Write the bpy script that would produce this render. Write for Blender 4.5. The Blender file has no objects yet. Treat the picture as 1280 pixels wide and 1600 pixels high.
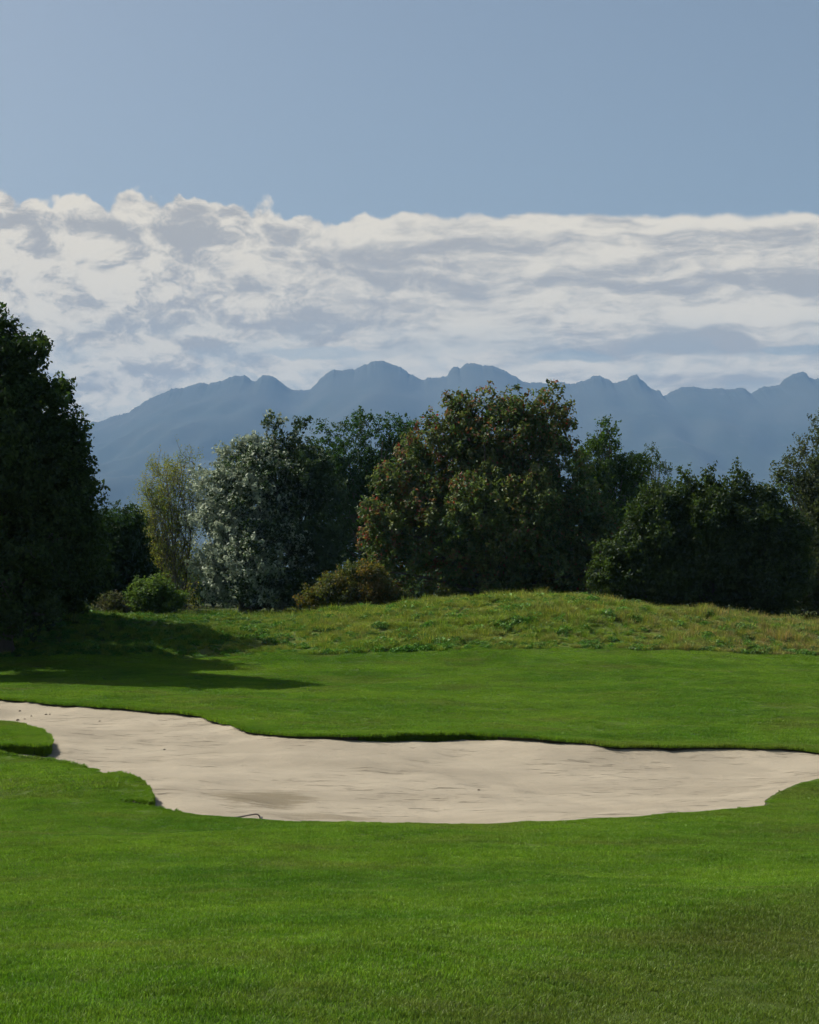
import bpy, math, random
import numpy as np
from mathutils import Vector, Matrix
from mathutils.geometry import delaunay_2d_cdt

# ------------------------------------------------------------------ camera, sky, sun, exposure
S = bpy.context.scene
C = S.collection
R = math.radians
F = 2667.0                                    # focal length in photo pixels (50 mm)
HOR = 900.0                                   # horizon row in the photo
cam = bpy.data.cameras.new('camera')
cam.sensor_fit = 'VERTICAL'; cam.sensor_height = 30; cam.sensor_width = 24; cam.lens = 50
cam.shift_y = 100 / 1600
cam.clip_start = 0.2; cam.clip_end = 60000
co = bpy.data.objects.new('camera', cam); C.objects.link(co)
co.location = (0, 0, 0); co.rotation_euler = (R(90), 0, 0)
S.camera = co

SUN_EL, SUN_AZ = 47.0, 65.0                   # degrees above the ground, degrees left of the view axis
sd = Vector((-math.sin(R(SUN_AZ)) * math.cos(R(SUN_EL)), math.cos(R(SUN_AZ)) * math.cos(R(SUN_EL)), math.sin(R(SUN_EL))))
sl = bpy.data.lights.new('sun', 'SUN'); sl.energy = 5.0; sl.angle = R(0.53); sl.color = (1.0, 0.94, 0.83)
so = bpy.data.objects.new('sun', sl); C.objects.link(so)
so.rotation_euler = sd.to_track_quat('Z', 'Y').to_euler()
so.location = (0, 0, 60)

S.view_settings.view_transform = 'Standard'; S.view_settings.look = 'None'
S.view_settings.exposure = 0.65; S.view_settings.gamma = 1.0; S.view_settings.use_curve_mapping = False
S.render.engine = 'CYCLES'
cy = S.cycles
cy.max_bounces = 5; cy.diffuse_bounces = 2; cy.glossy_bounces = 2; cy.transmission_bounces = 3
cy.transparent_max_bounces = 6; cy.volume_bounces = 0
cy.use_denoising = True
cy.use_adaptive_sampling = True; cy.adaptive_threshold = 0.03
cy.sample_clamp_indirect = 4


class NT:
    """small helper to write node trees"""
    def __init__(s, tree):
        s.t = tree; s.n = tree.nodes; s.l = tree.links; s.n.clear()
    def add(s, typ, **kw):
        nd = s.n.new(typ)
        ins = kw.pop('ins', {})
        for k, v in kw.items(): setattr(nd, k, v)
        for k, v in ins.items(): s.set(nd.inputs[k], v)
        return nd
    def set(s, sock, v):
        if isinstance(v, bpy.types.NodeSocket): s.l.new(v, sock)
        elif isinstance(v, bpy.types.Node): s.l.new(v.outputs[0], sock)
        else: sock.default_value = v
    def math(s, op, a, b=0.0, c=None, clamp=False):
        nd = s.n.new('ShaderNodeMath'); nd.operation = op; nd.use_clamp = clamp
        s.set(nd.inputs[0], a); s.set(nd.inputs[1], b)
        if c is not None: s.set(nd.inputs[2], c)
        return nd.outputs[0]
    def map(s, v, a, b, c=0.0, d=1.0, smooth=True):
        nd = s.n.new('ShaderNodeMapRange')
        nd.interpolation_type = 'SMOOTHSTEP' if smooth else 'LINEAR'
        s.set(nd.inputs['Value'], v)
        for k, x in zip(('From Min', 'From Max', 'To Min', 'To Max'), (a, b, c, d)): s.set(nd.inputs[k], x)
        return nd.outputs[0]
    def mix(s, f, a, b, blend='MIX'):
        nd = s.n.new('ShaderNodeMix'); nd.data_type = 'RGBA'; nd.blend_type = blend
        s.set(nd.inputs[0], f)
        for i, v in ((6, a), (7, b)):
            if isinstance(v, tuple) and len(v) == 3: v = (*v, 1)
            s.set(nd.inputs[i], v)
        return nd.outputs[2]
    def noise(s, vec, scale, detail=4, rough=0.55, dist=0.0, dims='3D'):
        nd = s.n.new('ShaderNodeTexNoise'); nd.noise_dimensions = dims
        if vec is not None: s.set(nd.inputs['Vector'], vec)
        nd.inputs['Scale'].default_value = scale; nd.inputs['Detail'].default_value = detail
        nd.inputs['Roughness'].default_value = rough; nd.inputs['Distortion'].default_value = dist
        return nd.outputs[0]
    def vscale(s, vec, v3):
        nd = s.n.new('ShaderNodeVectorMath'); nd.operation = 'MULTIPLY'
        s.set(nd.inputs[0], vec); nd.inputs[1].default_value = v3
        return nd.outputs[0]
    def vadd(s, vec, v3):
        nd = s.n.new('ShaderNodeVectorMath'); nd.operation = 'ADD'
        s.set(nd.inputs[0], vec); s.set(nd.inputs[1], v3)
        return nd.outputs[0]


world = bpy.data.worlds.new('World'); S.world = world; world.use_nodes = True
W = NT(world.node_tree); world.cycles.sampling_method = 'MANUAL'; world.cycles.sample_map_resolution = 256
sky = W.add('ShaderNodeTexSky', sky_type='NISHITA')
sky.sun_disc = False
sky.sun_elevation = R(SUN_EL); sky.sun_rotation = R(-SUN_AZ)
sky.air_density = 1.0; sky.dust_density = 3.0; sky.ozone_density = 1.0; sky.altitude = 400
SKY_K = 0.070
geo = W.add('ShaderNodeTexCoord')
sep = W.add('ShaderNodeSeparateXYZ', ins={0: geo.outputs['Generated']})
az = W.math('ARCTAN2', sep.outputs[0], sep.outputs[1])       # radians right of the view axis
el = W.math('ARCSINE', sep.outputs[2])
acomb = W.add('ShaderNodeCombineXYZ', ins={0: az, 1: el, 2: 0.0})
P = acomb.outputs[0]
# puffy clouds to the left (bank of cumulus), long flat bands to the right
right = W.map(az, -0.14, 0.10)
left_wt = W.math('SUBTRACT', 1.0, right)
def lerp(t, a, b):
    return W.math('ADD', a, W.math('MULTIPLY', t, W.math('SUBTRACT', b, a)))
warp = W.add('ShaderNodeTexNoise', noise_dimensions='2D', ins={'Vector': W.vscale(P, (1, 2, 1)), 'Scale': 22.0, 'Detail': 4.0})
wv = W.vscale(W.vadd(warp.outputs['Color'], (-0.5, -0.5, -0.5)), (0.030, 0.012, 0.0))
PW = W.vadd(P, wv)
def field(off):
    q = W.vadd(PW, off)
    puff = W.noise(W.vscale(q, (1.0, 1.6, 1.0)), 27.0, 12, 0.66, dims='2D')
    vor = W.add('ShaderNodeTexVoronoi', feature='SMOOTH_F1', voronoi_dimensions='2D', ins={'Vector': W.vscale(q, (1.0, 1.7, 1.0)), 'Scale': 30.0, 'Detail': 3.0, 'Roughness': 0.55, 'Smoothness': 0.6})
    puff = W.math('SUBTRACT', W.math('MULTIPLY', puff, 1.0), W.math('MULTIPLY', vor.outputs['Distance'], 0.16))
    band = W.noise(W.vscale(q, (0.46, 2.3, 1.0)), 22.0, 12, 0.62, dims='2D')
    return lerp(right, puff, band)
dens = field((0, 0, 0))
dens2 = field((0.004, 0.009, 0.0))
relief = W.math('SUBTRACT', dens, dens2)
# top edge of the bank
edge_n = W.noise(W.vscale(P, (1.0, 0.6, 1.0)), 34.0, 8, 0.58, dims='2D')
vedge = W.add('ShaderNodeTexVoronoi', feature='SMOOTH_F1', voronoi_dimensions='2D', ins={'Vector': P, 'Scale': 40.0, 'Detail': 2.0, 'Roughness': 0.5, 'Smoothness': 0.4})
edge_n = W.math('ADD', W.math('MULTIPLY', edge_n, 0.55), W.math('SUBTRACT', 0.40, W.math('MULTIPLY', vedge.outputs['Distance'], 0.38)))
edge_big = W.noise(W.vscale(P, (1.0, 0.0, 1.0)), 9.0, 2, 0.5, dims='2D')
top = W.math('ADD', W.math('ADD', W.math('MULTIPLY_ADD', W.map(az, -0.02, -0.16), 0.0115, 0.2112), W.math('MULTIPLY', W.math('MULTIPLY', az, W.map(az, -1.2, -1.1)), W.math('MULTIPLY', W.map(az, 1.2, 1.1), W.math('MULTIPLY', az, -0.11)))),
             W.math('ADD', W.math('MULTIPLY', W.math('SUBTRACT', edge_n, 0.5), W.math('MULTIPLY_ADD', left_wt, 0.030, 0.010)),
                    W.math('MULTIPLY', W.math('SUBTRACT', edge_big, 0.5), W.math('MULTIPLY_ADD', left_wt, 0.016, 0.004))))
d_top = W.math('SUBTRACT', top, el)
body = W.map(d_top, -0.0004, 0.0036)
low = W.map(el, 0.158, 0.118, 0.0, 1.0)
gap_n = W.noise(W.vadd(W.vscale(PW, (0.75, 1.9, 1.0)), (3.1, 7.7, 0.0)), 15.0, 7, 0.55, dims='2D')
gap = W.math('MULTIPLY', W.map(gap_n, 0.46, 0.58), low)
cover = W.math('MULTIPLY', body, W.math('SUBTRACT', 1.0, W.math('MULTIPLY', gap, 0.38)))
# lightness of the clouds
big = W.noise(W.vadd(W.vscale(PW, (0.55, 2.2, 1.0)), (1.3, 4.1, 0.0)), 10.0, 7, 0.55, dims='2D')
bandc = W.math('MULTIPLY', W.math('MULTIPLY', W.map(W.math('ABSOLUTE', W.math('SUBTRACT', el, 0.166)), 0.0, 0.015, 1.0, 0.0), W.map(az, -0.13, 0.0)), 0.42)
shade = W.math('ADD', W.math('MULTIPLY', relief, 3.0),
               W.math('ADD', W.map(big, 0.34, 0.68, 0.30, -0.30), W.math('MULTIPLY', W.math('SUBTRACT', dens, 0.44), W.math('MULTIPLY_ADD', left_wt, 1.3, 1.1))))
rim = W.map(d_top, 0.0, 0.022, 0.28, 0.0)
shade = W.math('ADD', W.math('ADD', shade, rim), W.map(az, -0.25, 0.1, 0.66, 0.52, smooth=False))
finec = W.noise(W.vscale(PW, (0.8, 1.7, 1.0)), 75.0, 6, 0.6, dims='2D')
shade = W.math('ADD', shade, W.math('MULTIPLY', W.math('SUBTRACT', finec, 0.5), 1.1))
shade = W.math('SUBTRACT', shade, bandc)
def blob(pxc, pyc, rx, ry):
    q = W.vadd(PW, (-(pxc - 640) / 2667.0, -(900 - pyc) / 2667.0, 0))
    l = W.add('ShaderNodeVectorMath', operation='LENGTH', ins={0: W.vscale(q, (2667.0 / rx, 2667.0 / ry, 0))})
    return W.map(W.math('ADD', l.outputs['Value'], W.math('MULTIPLY', W.math('SUBTRACT', dens, 0.45), -2.2)), 1.15, 0.75)
grey = W.math('MAXIMUM', blob(275, 574, 75, 26), W.math('MAXIMUM', blob(1130, 548, 62, 20), blob(700, 405, 170, 22)))
lite = W.math('MAXIMUM', blob(160, 605, 95, 34), W.math('MAXIMUM', blob(430, 590, 60, 14), blob(100, 440, 150, 60)))
shade = W.math('ADD', shade, W.math('SUBTRACT', W.math('MULTIPLY', lite, 0.32), W.math('MULTIPLY', grey, 0.50)))
shade = W.map(shade, -0.22, 1.18)
hole = W.math('MAXIMUM', blob(490, 553, 85, 13), W.math('MAXIMUM', blob(900, 560, 60, 10), blob(1235, 556, 55, 9)))
cover = W.math('MULTIPLY', W.math('MAXIMUM', cover, W.math('MULTIPLY', lite, body)), W.math('SUBTRACT', 1.0, W.math('MULTIPLY', hole, 0.55)))
cover = W.math('MAXIMUM', cover, grey)
# bank over the mountains only; cleared behind the camera to cut fill on trees
cover = W.math('MULTIPLY', cover, W.map(W.math('ABSOLUTE', az), 1.9, 1.2))
ccol = W.mix(shade, (0.350, 0.315, 0.265), (0.69, 0.60, 0.45))
skyc = W.add('ShaderNodeVectorMath', operation='SCALE', ins={0: sky.outputs[0], 'Scale': SKY_K})
tint = W.mix(1.0, skyc.outputs[0], (1.14, 1.03, 0.88), 'MULTIPLY')   # thin high dust greys the blue a little
final = W.mix(cover, tint, ccol)
bg = W.add('ShaderNodeBackground', ins={'Color': final, 'Strength': 1.0})
wo = W.add('ShaderNodeOutputWorld', ins={'Surface': bg})

# ------------------------------------------------------------------ helpers
rs = np.random.RandomState(11)

def tag(o, label=None, cat=None, group=None, kind=None):
    if label: o['label'] = label
    if cat: o['category'] = cat
    if group: o['group'] = group
    if kind: o['kind'] = kind
    return o

def mesh_obj(name, verts, faces, mat=None, parent=None, smooth=False, col=None):
    """verts (n,3) array, faces list or (m,k) array"""
    me = bpy.data.meshes.new(name)
    v = np.asarray(verts, dtype=np.float32)
    if isinstance(faces, np.ndarray):
        k = faces.shape[1]; m = faces.shape[0]
        me.vertices.add(len(v)); me.vertices.foreach_set('co', v.ravel())
        me.loops.add(m * k); me.loops.foreach_set('vertex_index', faces.ravel().astype(np.int32))
        me.polygons.add(m); me.polygons.foreach_set('loop_start', np.arange(0, m * k, k, dtype=np.int32))
        me.update(calc_edges=True)
    else:
        me.from_pydata([tuple(p) for p in v], [], faces)
    if smooth: me.polygons.foreach_set('use_smooth', np.ones(len(me.polygons), dtype=bool))
    if col is not None:
        a = me.color_attributes.new('Col', 'FLOAT_COLOR', 'POINT')
        c4 = np.ones((len(v), 4), dtype=np.float32); c4[:, :3] = col
        a.data.foreach_set('color', c4.ravel())
    me.validate()
    if mat: me.materials.append(mat)
    o = bpy.data.objects.new(name, me); C.objects.link(o)
    if parent: o.parent = parent
    return o

class Waves:
    """smooth pseudo random field built from sines"""
    def __init__(s, seed, n=9, scale=1.0, lac=1.35, gain=0.8):
        r = np.random.RandomState(seed)
        s.k = []; a = 1.0; f = 1.0 / scale
        for i in range(n):
            th = r.uniform(0, 2 * np.pi)
            s.k.append((f * np.cos(th), f * np.sin(th), r.uniform(0, 6.28), a))
            f *= lac; a *= gain
        s.norm = math.sqrt(sum(q[3] ** 2 for q in s.k) / 2)
    def __call__(s, x, y):
        t = 0
        for kx, ky, p, a in s.k: t = t + a * np.sin(kx * x * 2 * np.pi + ky * y * 2 * np.pi + p)
        return t / s.norm

def pchip(xk, yk):
    xk = np.array(xk, float); yk = np.array(yk, float)
    h = np.diff(xk); d = np.diff(yk) / h
    m = np.zeros_like(yk)
    for i in range(1, len(xk) - 1):
        if d[i-1] * d[i] > 0:
            w1 = 2 * h[i] + h[i-1]; w2 = h[i] + 2 * h[i-1]
            m[i] = (w1 + w2) / (w1 / d[i-1] + w2 / d[i])
    m[0] = d[0]; m[-1] = d[-1]
    def f(x):
        x = np.clip(np.asarray(x, float), xk[0], xk[-1])
        i = np.clip(np.searchsorted(xk, x, side='right') - 1, 0, len(h) - 1)
        t = (x - xk[i]) / h[i]
        return ((2*t**3 - 3*t**2 + 1) * yk[i] + (t**3 - 2*t**2 + t) * h[i] * m[i]
                + (-2*t**3 + 3*t**2) * yk[i+1] + (t**3 - t**2) * h[i] * m[i+1])
    return f

def sst(x, a, b):
    t = np.clip((np.asarray(x, float) - a) / (b - a), 0, 1)
    return t * t * (3 - 2 * t)

# ------------------------------------------------------------------ shape of the land
base = pchip([-400, -60, -20, 0, 9.5, 20, 29, 36, 44, 57, 64, 70, 80, 95, 125, 400, 3000, 20000],
             [-1.5, -1.6, -1.4, -1.7, -2.5, -3.42, -4.22, -4.25, -4.10, -3.90, -3.62, -3.15, -1.55, -2.0, -2.75, -3.2, -10, -60])
def pxx(p, d): return (np.array(p, float) - 640) / F * d
eX = pxx([-900, 0, 300, 500, 640, 860, 1000, 1280, 2200], 70)
eZ = -(np.array([1030, 1032, 1031, 1025, 1020, 1017, 1022, 1025, 1025]) - 900) * 70 / F
cX = pxx([-900, 0, 300, 420, 480, 600, 700, 850, 950, 1050, 1150, 1280, 1500, 2200], 80)
cZ = -(np.array([958, 962, 968, 968, 962, 953, 941, 937, 942, 954, 963, 976, 985, 985]) - 900) * 80 / F - 0.08
fE, fC = pchip(eX, eZ), pchip(cX, cZ)
wv1 = Waves(3, 7, 22, 1.5, 0.7); wv2 = Waves(8, 8, 5.5, 1.4, 0.75); wv3 = Waves(21, 8, 1.2, 1.4, 0.8)

def G(x, y):
    x = np.asarray(x, float); y = np.asarray(y, float)
    z = base(y)
    wE = sst(y, 57, 70) * (1 - sst(y, 70, 80))
    wC = sst(y, 70, 80) * (1 - sst(y, 96, 128))
    z = z + wE * (fE(x) + 3.15) + wC * (fC(x) + 1.55)
    near = 1 - sst(np.hypot(x, y), 140, 400)
    z = z + near * (0.058 * wv1(x, y) + 0.016 * wv2(x, y))
    # swell of the rough bank
    rough = sst(y, 71, 75) * (1 - sst(y, 100, 120))
    z = z + rough * 0.06 * wv2(x * 1.7, y * 1.7)
    # shallow hollow in the foreground lawn and a fall at its lower right
    z = z - 0.15 * np.exp(-((y - 21) / 3.2) ** 2) * (1 - 0.5 * sst(x, 0, 8))
    z = z + 0.10 * np.exp(-((y - 25.5) / 2.5) ** 2) * sst(-x, -6, 6)
    z = z - 0.22 * sst(x - (y - 11) * 0.55, -1.5, 4.0) * (1 - sst(y, 14, 22)) * near
    # the raised turf tongue that runs into the bunker
    z = z + 0.22 * np.exp(-((x + 5.9) / 1.5) ** 2 - ((y - 34.6) / 1.25) ** 2)
    return z

def unproj(px, py):
    """where the line of sight through a photo pixel meets the land"""
    u = (px - 640) / F; v = (HOR - py) / F
    t = np.arange(6, 140, 0.05)
    d = v * t - G(u * t, t)
    i = np.argmax(d < 0)
    if not (d < 0).any(): i = len(t) - 1
    if i > 0:
        a, b = d[i-1], d[i]; tt = t[i-1] + (t[i] - t[i-1]) * a / (a - b + 1e-12)
    else: tt = t[0]
    return u * tt, tt

# outline of the bunker: far edge left to right, near edge right to left, round the two turf tongues
OUT = [(-420, 1078), (-200, 1083), (-100, 1087), (0, 1091), (60, 1096), (120, 1101), (200, 1106), (260, 1112), (310, 1117), (350, 1129), (385, 1140),
       (420, 1146), (470, 1149), (540, 1150), (600, 1150), (680, 1147), (740, 1147), (800, 1150), (860, 1155), (910, 1159),
       (950, 1165), (1000, 1166), (1060, 1167), (1130, 1166), (1200, 1168), (1250, 1171), (1290, 1176), (1350, 1183), (1385, 1192),
       (1370, 1203), (1320, 1209), (1280, 1216), (1250, 1223), (1222, 1235), (1203, 1245), (1199, 1252), (1196, 1258), (1160, 1262),
       (1100, 1267), (1000, 1275), (900, 1281), (800, 1285), (700, 1287), (600, 1286), (500, 1283), (400, 1279),
       (340, 1275), (290, 1269), (250, 1263), (205, 1257), (180, 1251), (200, 1249.5), (222, 1252), (236, 1253), (237, 1246), (231, 1232),
       (217, 1217), (190, 1208), (150, 1202), (100, 1194), (50, 1186), (0, 1178), (-80, 1172), (-200, 1168), (-210, 1162),
       (-80, 1163), (0, 1165), (40, 1165), (70, 1166), (76, 1163), (73, 1153), (60, 1142), (30, 1133), (0, 1129), (-80, 1127), (-200, 1125), (-420, 1118)]
pts = np.array([unproj(*p) for p in OUT])
# densify with a gentle closed Catmull-Rom and a small wobble
def densify(p, step=0.13):
    n = len(p); out = []
    for i in range(n):
        a, b, c, d = p[(i-1) % n], p[i], p[(i+1) % n], p[(i+2) % n]
        L = np.hypot(*(c - b)); k = max(2, int(L / step))
        for j in range(k):
            t = j / k
            # centripetal-ish: lower tension to avoid overshoot
            m0 = 0.35 * (c - a) * L / (np.hypot(*(b - a)) + L) * 2 * 0.7; m1 = 0.35 * (d - b) * L / (np.hypot(*(d - c)) + L) * 2 * 0.7
            out.append((2*t**3-3*t**2+1)*b + (t**3-2*t**2+t)*m0 + (-2*t**3+3*t**2)*c + (t**3-t**2)*m1)
    return np.array(out)
poly = densify(pts)
tang = np.roll(poly, -1, 0) - np.roll(poly, 1, 0); tang /= np.linalg.norm(tang, axis=1)[:, None] + 1e-9
nrm = np.stack([tang[:, 1], -tang[:, 0]], 1)
sarc = np.concatenate([[0], np.cumsum(np.linalg.norm(np.diff(poly, axis=0), axis=1))])
wob = 0.030 * np.sin(sarc * 2.1) + 0.022 * np.sin(sarc * 5.3 + 1) + 0.014 * np.sin(sarc * 11.7 + 2) + rs.normal(0, 0.008, len(poly))
poly = poly + nrm * (wob * 0.45)[:, None]
NP_ = len(poly)

def inside(x, y):
    x = np.asarray(x); y = np.asarray(y); r = np.zeros(x.shape, bool)
    x1, y1 = poly[:, 0], poly[:, 1]; x2, y2 = np.roll(x1, -1), np.roll(y1, -1)
    for a, b, c, d in zip(x1, y1, x2, y2):
        if b == d: continue
        m = ((b > y) != (d > y)) & (x < (c - a) * (y - b) / (d - b) + a)
        r ^= m
    return r

def near_dist(x, y):
    """distance to the outline and index of the nearest outline point"""
    x = np.asarray(x, float).ravel(); y = np.asarray(y, float).ravel()
    D = np.full(x.shape, 1e9); I = np.zeros(x.shape, int)
    for s in range(0, len(x), 4000):
        dx = x[s:s+4000, None] - poly[None, :, 0]; dy = y[s:s+4000, None] - poly[None, :, 1]
        q = dx * dx + dy * dy
        j = q.argmin(1); I[s:s+4000] = j; D[s:s+4000] = np.sqrt(q[np.arange(len(j)), j])
    return D, I

# depth of the turf lip along the outline
def lip_at(px_, py_):
    l = np.full(px_.shape, 0.07)
    u = px_ / py_ * F + 640; yy = py_
    l += 0.10 * np.exp(-((u - 670) / 120) ** 2) * (yy > 38)
    far_left = (u < 330) & (yy > 46); l = np.where(far_left, 0.07, l)
    isl = (u < 120) & (yy < 46) & (yy > 34); l = np.where(isl, 0.23, l)
    tong = (u > 150) & (u < 262) & (yy < 36); l = np.where(tong, 0.27, l)
    return l
lip = lip_at(poly[:, 0], poly[:, 1])
k = np.hanning(15); k /= k.sum()
lip = np.convolve(np.concatenate([lip[-7:], lip, lip[:7]]), k, 'valid')

def sand_z(x, y):
    shp = np.shape(x)
    D, I = near_dist(x, y)
    x = np.ravel(x); y = np.ravel(y)
    g = G(x, y)
    z = g - 0.08 - (lip[I] - 0.08) * np.exp(-D / 0.8) - 0.30 * (1 - np.exp(-D / 2.2)) + 0.012 * wv2(x * 1.6, y * 1.6) + 0.006 * wv3(x, y)
    return z.reshape(shp)

# ------------------------------------------------------------------ materials
def new_mat(name):
    m = bpy.data.materials.new(name); m.use_nodes = True
    return m, NT(m.node_tree)

def out(n, sh): n.add('ShaderNodeOutputMaterial', ins={'Surface': sh})

def leaf_mat(name, tint=(1, 1, 1), trans=0.35, gloss=0.02, rough=0.5, under=None, vary=0.35):
    m, n = new_mat(name)
    at = n.add('ShaderNodeAttribute', attribute_name='Col')
    c = n.mix(1.0, at.outputs['Color'], tint, 'MULTIPLY')
    if under:
        g = n.add('ShaderNodeNewGeometry')
        c = n.mix(g.outputs['Backfacing'], c, under)
    hs = n.add('ShaderNodeHueSaturation', ins={'Color': c, 'Saturation': 1.1, 'Value': 1.15})
    d = n.add('ShaderNodeBsdfDiffuse', ins={'Color': c})
    t = n.add('ShaderNodeBsdfTranslucent', ins={'Color': hs})
    mx = n.add('ShaderNodeMixShader', ins={0: trans, 1: d, 2: t})
    gl = n.add('ShaderNodeBsdfGlossy', ins={'Color': (0.8, 0.85, 0.9, 1), 'Roughness': rough})
    m2 = n.add('ShaderNodeMixShader', ins={0: gloss, 1: mx, 2: gl})
    out(n, m2)
    return m

def bark_mat(name, col):
    m, n = new_mat(name)
    tc = n.add('ShaderNodeTexCoord')
    f = n.noise(n.vscale(tc.outputs['Object'], (6, 6, 1.5)), 3.0, 5)
    c = n.mix(f, tuple(x * 0.55 for x in col), tuple(x * 1.4 for x in col))
    b = n.add('ShaderNodeBump', ins={'Height': f, 'Strength': 0.6})
    p = n.add('ShaderNodeBsdfPrincipled', ins={'Base Color': c, 'Roughness': 0.9, 'Normal': b})
    out(n, p); return m

def grass_colour(n, lawn):
    """colour of the sward from its place on the ground"""
    g = n.add('ShaderNodeNewGeometry')
    p = g.outputs['Position']
    pos = n.vscale(p, (1, 1, 0))
    a = n.noise(n.vscale(pos, (0.6, 1, 1)), 0.28, 5, 0.6)
    b = n.noise(pos, 1.7, 5, 0.6)
    s = n.add('ShaderNodeSeparateXYZ', ins={0: p})
    if lawn:
        c = n.mix(n.map(a, 0.32, 0.68), (0.074, 0.182, 0.007), (0.150, 0.275, 0.014))
        c = n.mix(n.map(b, 0.42, 0.75, 0, 0.55), c, (0.165, 0.245, 0.026))
        # drier, yellower turf in patches
        d = n.noise(n.vadd(n.vscale(pos, (0.5, 1, 1)), (31, 12, 0)), 0.42, 4, 0.6)
        c = n.mix(n.map(d, 0.50, 0.68, 0, 0.55), c, (0.150, 0.180, 0.030))
        # worn strip on the slope at the lower right of the foreground
        e = n.math('SUBTRACT', s.outputs[0], n.math('MULTIPLY', n.math('SUBTRACT', s.outputs[1], 11.0), 0.55))
        e = n.math('ADD', e, n.math('MULTIPLY', n.math('SUBTRACT', b, 0.5), 2.5))
        worn = n.math('MULTIPLY', n.map(e, -0.3, 1.2), n.map(s.outputs[1], 22, 15))
        c = n.mix(n.math('MULTIPLY', worn, 0.6), c, (0.100, 0.130, 0.022))
        mt = n.noise(n.vadd(n.vscale(pos, (0.7, 1, 1)), (5, 9, 0)), 3.2, 5, 0.65)
        c = n.mix(n.map(mt, 0.50, 0.72, 0, 0.55), c, (0.045, 0.125, 0.006))
        mt2 = n.noise(n.vadd(pos, (15, 2, 0)), 5.5, 4, 0.6)
        c = n.mix(n.map(mt2, 0.56, 0.74, 0, 0.5), c, (0.19, 0.29, 0.05))
    else:
        c = n.mix(n.map(a, 0.34, 0.66), (0.150, 0.275, 0.020), (0.205, 0.280, 0.036))
        c = n.mix(n.map(b, 0.40, 0.75, 0, 0.7), c, (0.185, 0.195, 0.060))
        # the right half of the bank has gone to seed
        dry = n.math('MULTIPLY', n.map(s.outputs[0], 2.0, 18.0, 0.0, 0.55), n.map(b, 0.35, 0.62))
        c = n.mix(dry, c, (0.225, 0.170, 0.085))
        lush = n.map(s.outputs[0], -3.0, -12.0)
        c = n.mix(n.math('MULTIPLY', lush, 0.7), c, (0.075, 0.160, 0.020))
    return c, pos, a, b

def blade_mat(name, lawn, trans=0.45):
    m, n = new_mat(name)
    c, pos, a, b = grass_colour(n, lawn)
    at = n.add('ShaderNodeAttribute', attribute_name='Col')
    c = n.mix(1.0, c, at.outputs['Color'], 'MULTIPLY')
    oi = n.add('ShaderNodeObjectInfo')
    k = n.map(oi.outputs['Random'], 0, 1, 0.86, 1.14, smooth=False)
    kk = n.add('ShaderNodeVectorMath', operation='SCALE', ins={0: c, 'Scale': k})
    d = n.add('ShaderNodeBsdfDiffuse', ins={'Color': kk})
    t = n.add('ShaderNodeBsdfTranslucent', ins={'Color': kk})
    mx = n.add('ShaderNodeMixShader', ins={0: trans, 1: d, 2: t})
    gl = n.add('ShaderNodeBsdfGlossy', ins={'Color': (0.9, 0.95, 0.8, 1), 'Roughness': 0.5})
    m2 = n.add('ShaderNodeMixShader', ins={0: 0.015, 1: mx, 2: gl})
    out(n, m2)
    return m

MLAWN = blade_mat('lawn_blade', True)
MROUGH = blade_mat('rough_blade', False, 0.3)

m, n = new_mat('turf')
c1, pos, a, b = grass_colour(n, True)
c2, _, _, _ = grass_colour(n, False)
at = n.add('ShaderNodeAttribute', attribute_name='Col')
sp = n.add('ShaderNodeSeparateColor', ins={0: at.outputs['Color']})
c = n.mix(sp.outputs[0], c1, c2)
plain = n.noise(pos, 0.012, 5, 0.6)
c = n.mix(sp.outputs[1], c, n.mix(n.map(plain, 0.4, 0.6), (0.05, 0.09, 0.02), (0.11, 0.12, 0.04)))
fine = n.noise(pos, 38, 4, 0.7); fine2 = n.noise(pos, 9, 4, 0.7)
c = n.mix(1.0, c, n.mix(fine, (0.15, 0.15, 0.15), (0.6, 0.6, 0.6)), 'MULTIPLY')
bm = n.add('ShaderNodeBump', ins={'Height': n.math('ADD', fine, n.math('MULTIPLY', fine2, 1.5)), 'Strength': 0.6, 'Distance': 0.03})
p = n.add('ShaderNodeBsdfPrincipled', ins={'Base Color': c, 'Roughness': 0.95, 'Normal': bm})
p.inputs['Specular IOR Level'].default_value = 0.15
out(n, p)
MTURF = m

m, n = new_mat('bunker_sand')
g = n.add('ShaderNodeNewGeometry'); pos = g.outputs['Position']
a = n.noise(n.vscale(pos, (0.5, 1, 1)), 0.5, 6, 0.6)
f = n.noise(pos, 30, 4, 0.75); f2 = n.noise(pos, 160, 3, 0.7)
c = n.mix(n.map(a, 0.3, 0.7), (0.255, 0.224, 0.168), (0.330, 0.292, 0.222))
rotv = n.add('ShaderNodeVectorRotate', rotation_type='Z_AXIS', ins={'Vector': pos, 'Angle': R(8)})
st = n.noise(n.vscale(rotv, (1.0, 5.5, 1)), 1.5, 5, 0.65, 0.5)
st_m = n.noise(n.vscale(rotv, (0.6, 1.0, 1)), 0.8, 3, 0.5)
streak = n.math('MULTIPLY', n.map(st, 0.57, 0.66), n.map(st_m, 0.42, 0.56))
rk = n.add('ShaderNodeTexWave', wave_type='BANDS', bands_direction='Y', ins={'Vector': rotv, 'Scale': 4.0, 'Distortion': 5.0, 'Detail': 2.0, 'Detail Scale': 0.6})
c = n.mix(n.math('MULTIPLY', streak, 0.7), c, (0.155, 0.130, 0.090))
c = n.mix(1.0, c, n.mix(f, (0.82, 0.82, 0.82), (1.12, 1.12, 1.12)), 'MULTIPLY')
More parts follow.
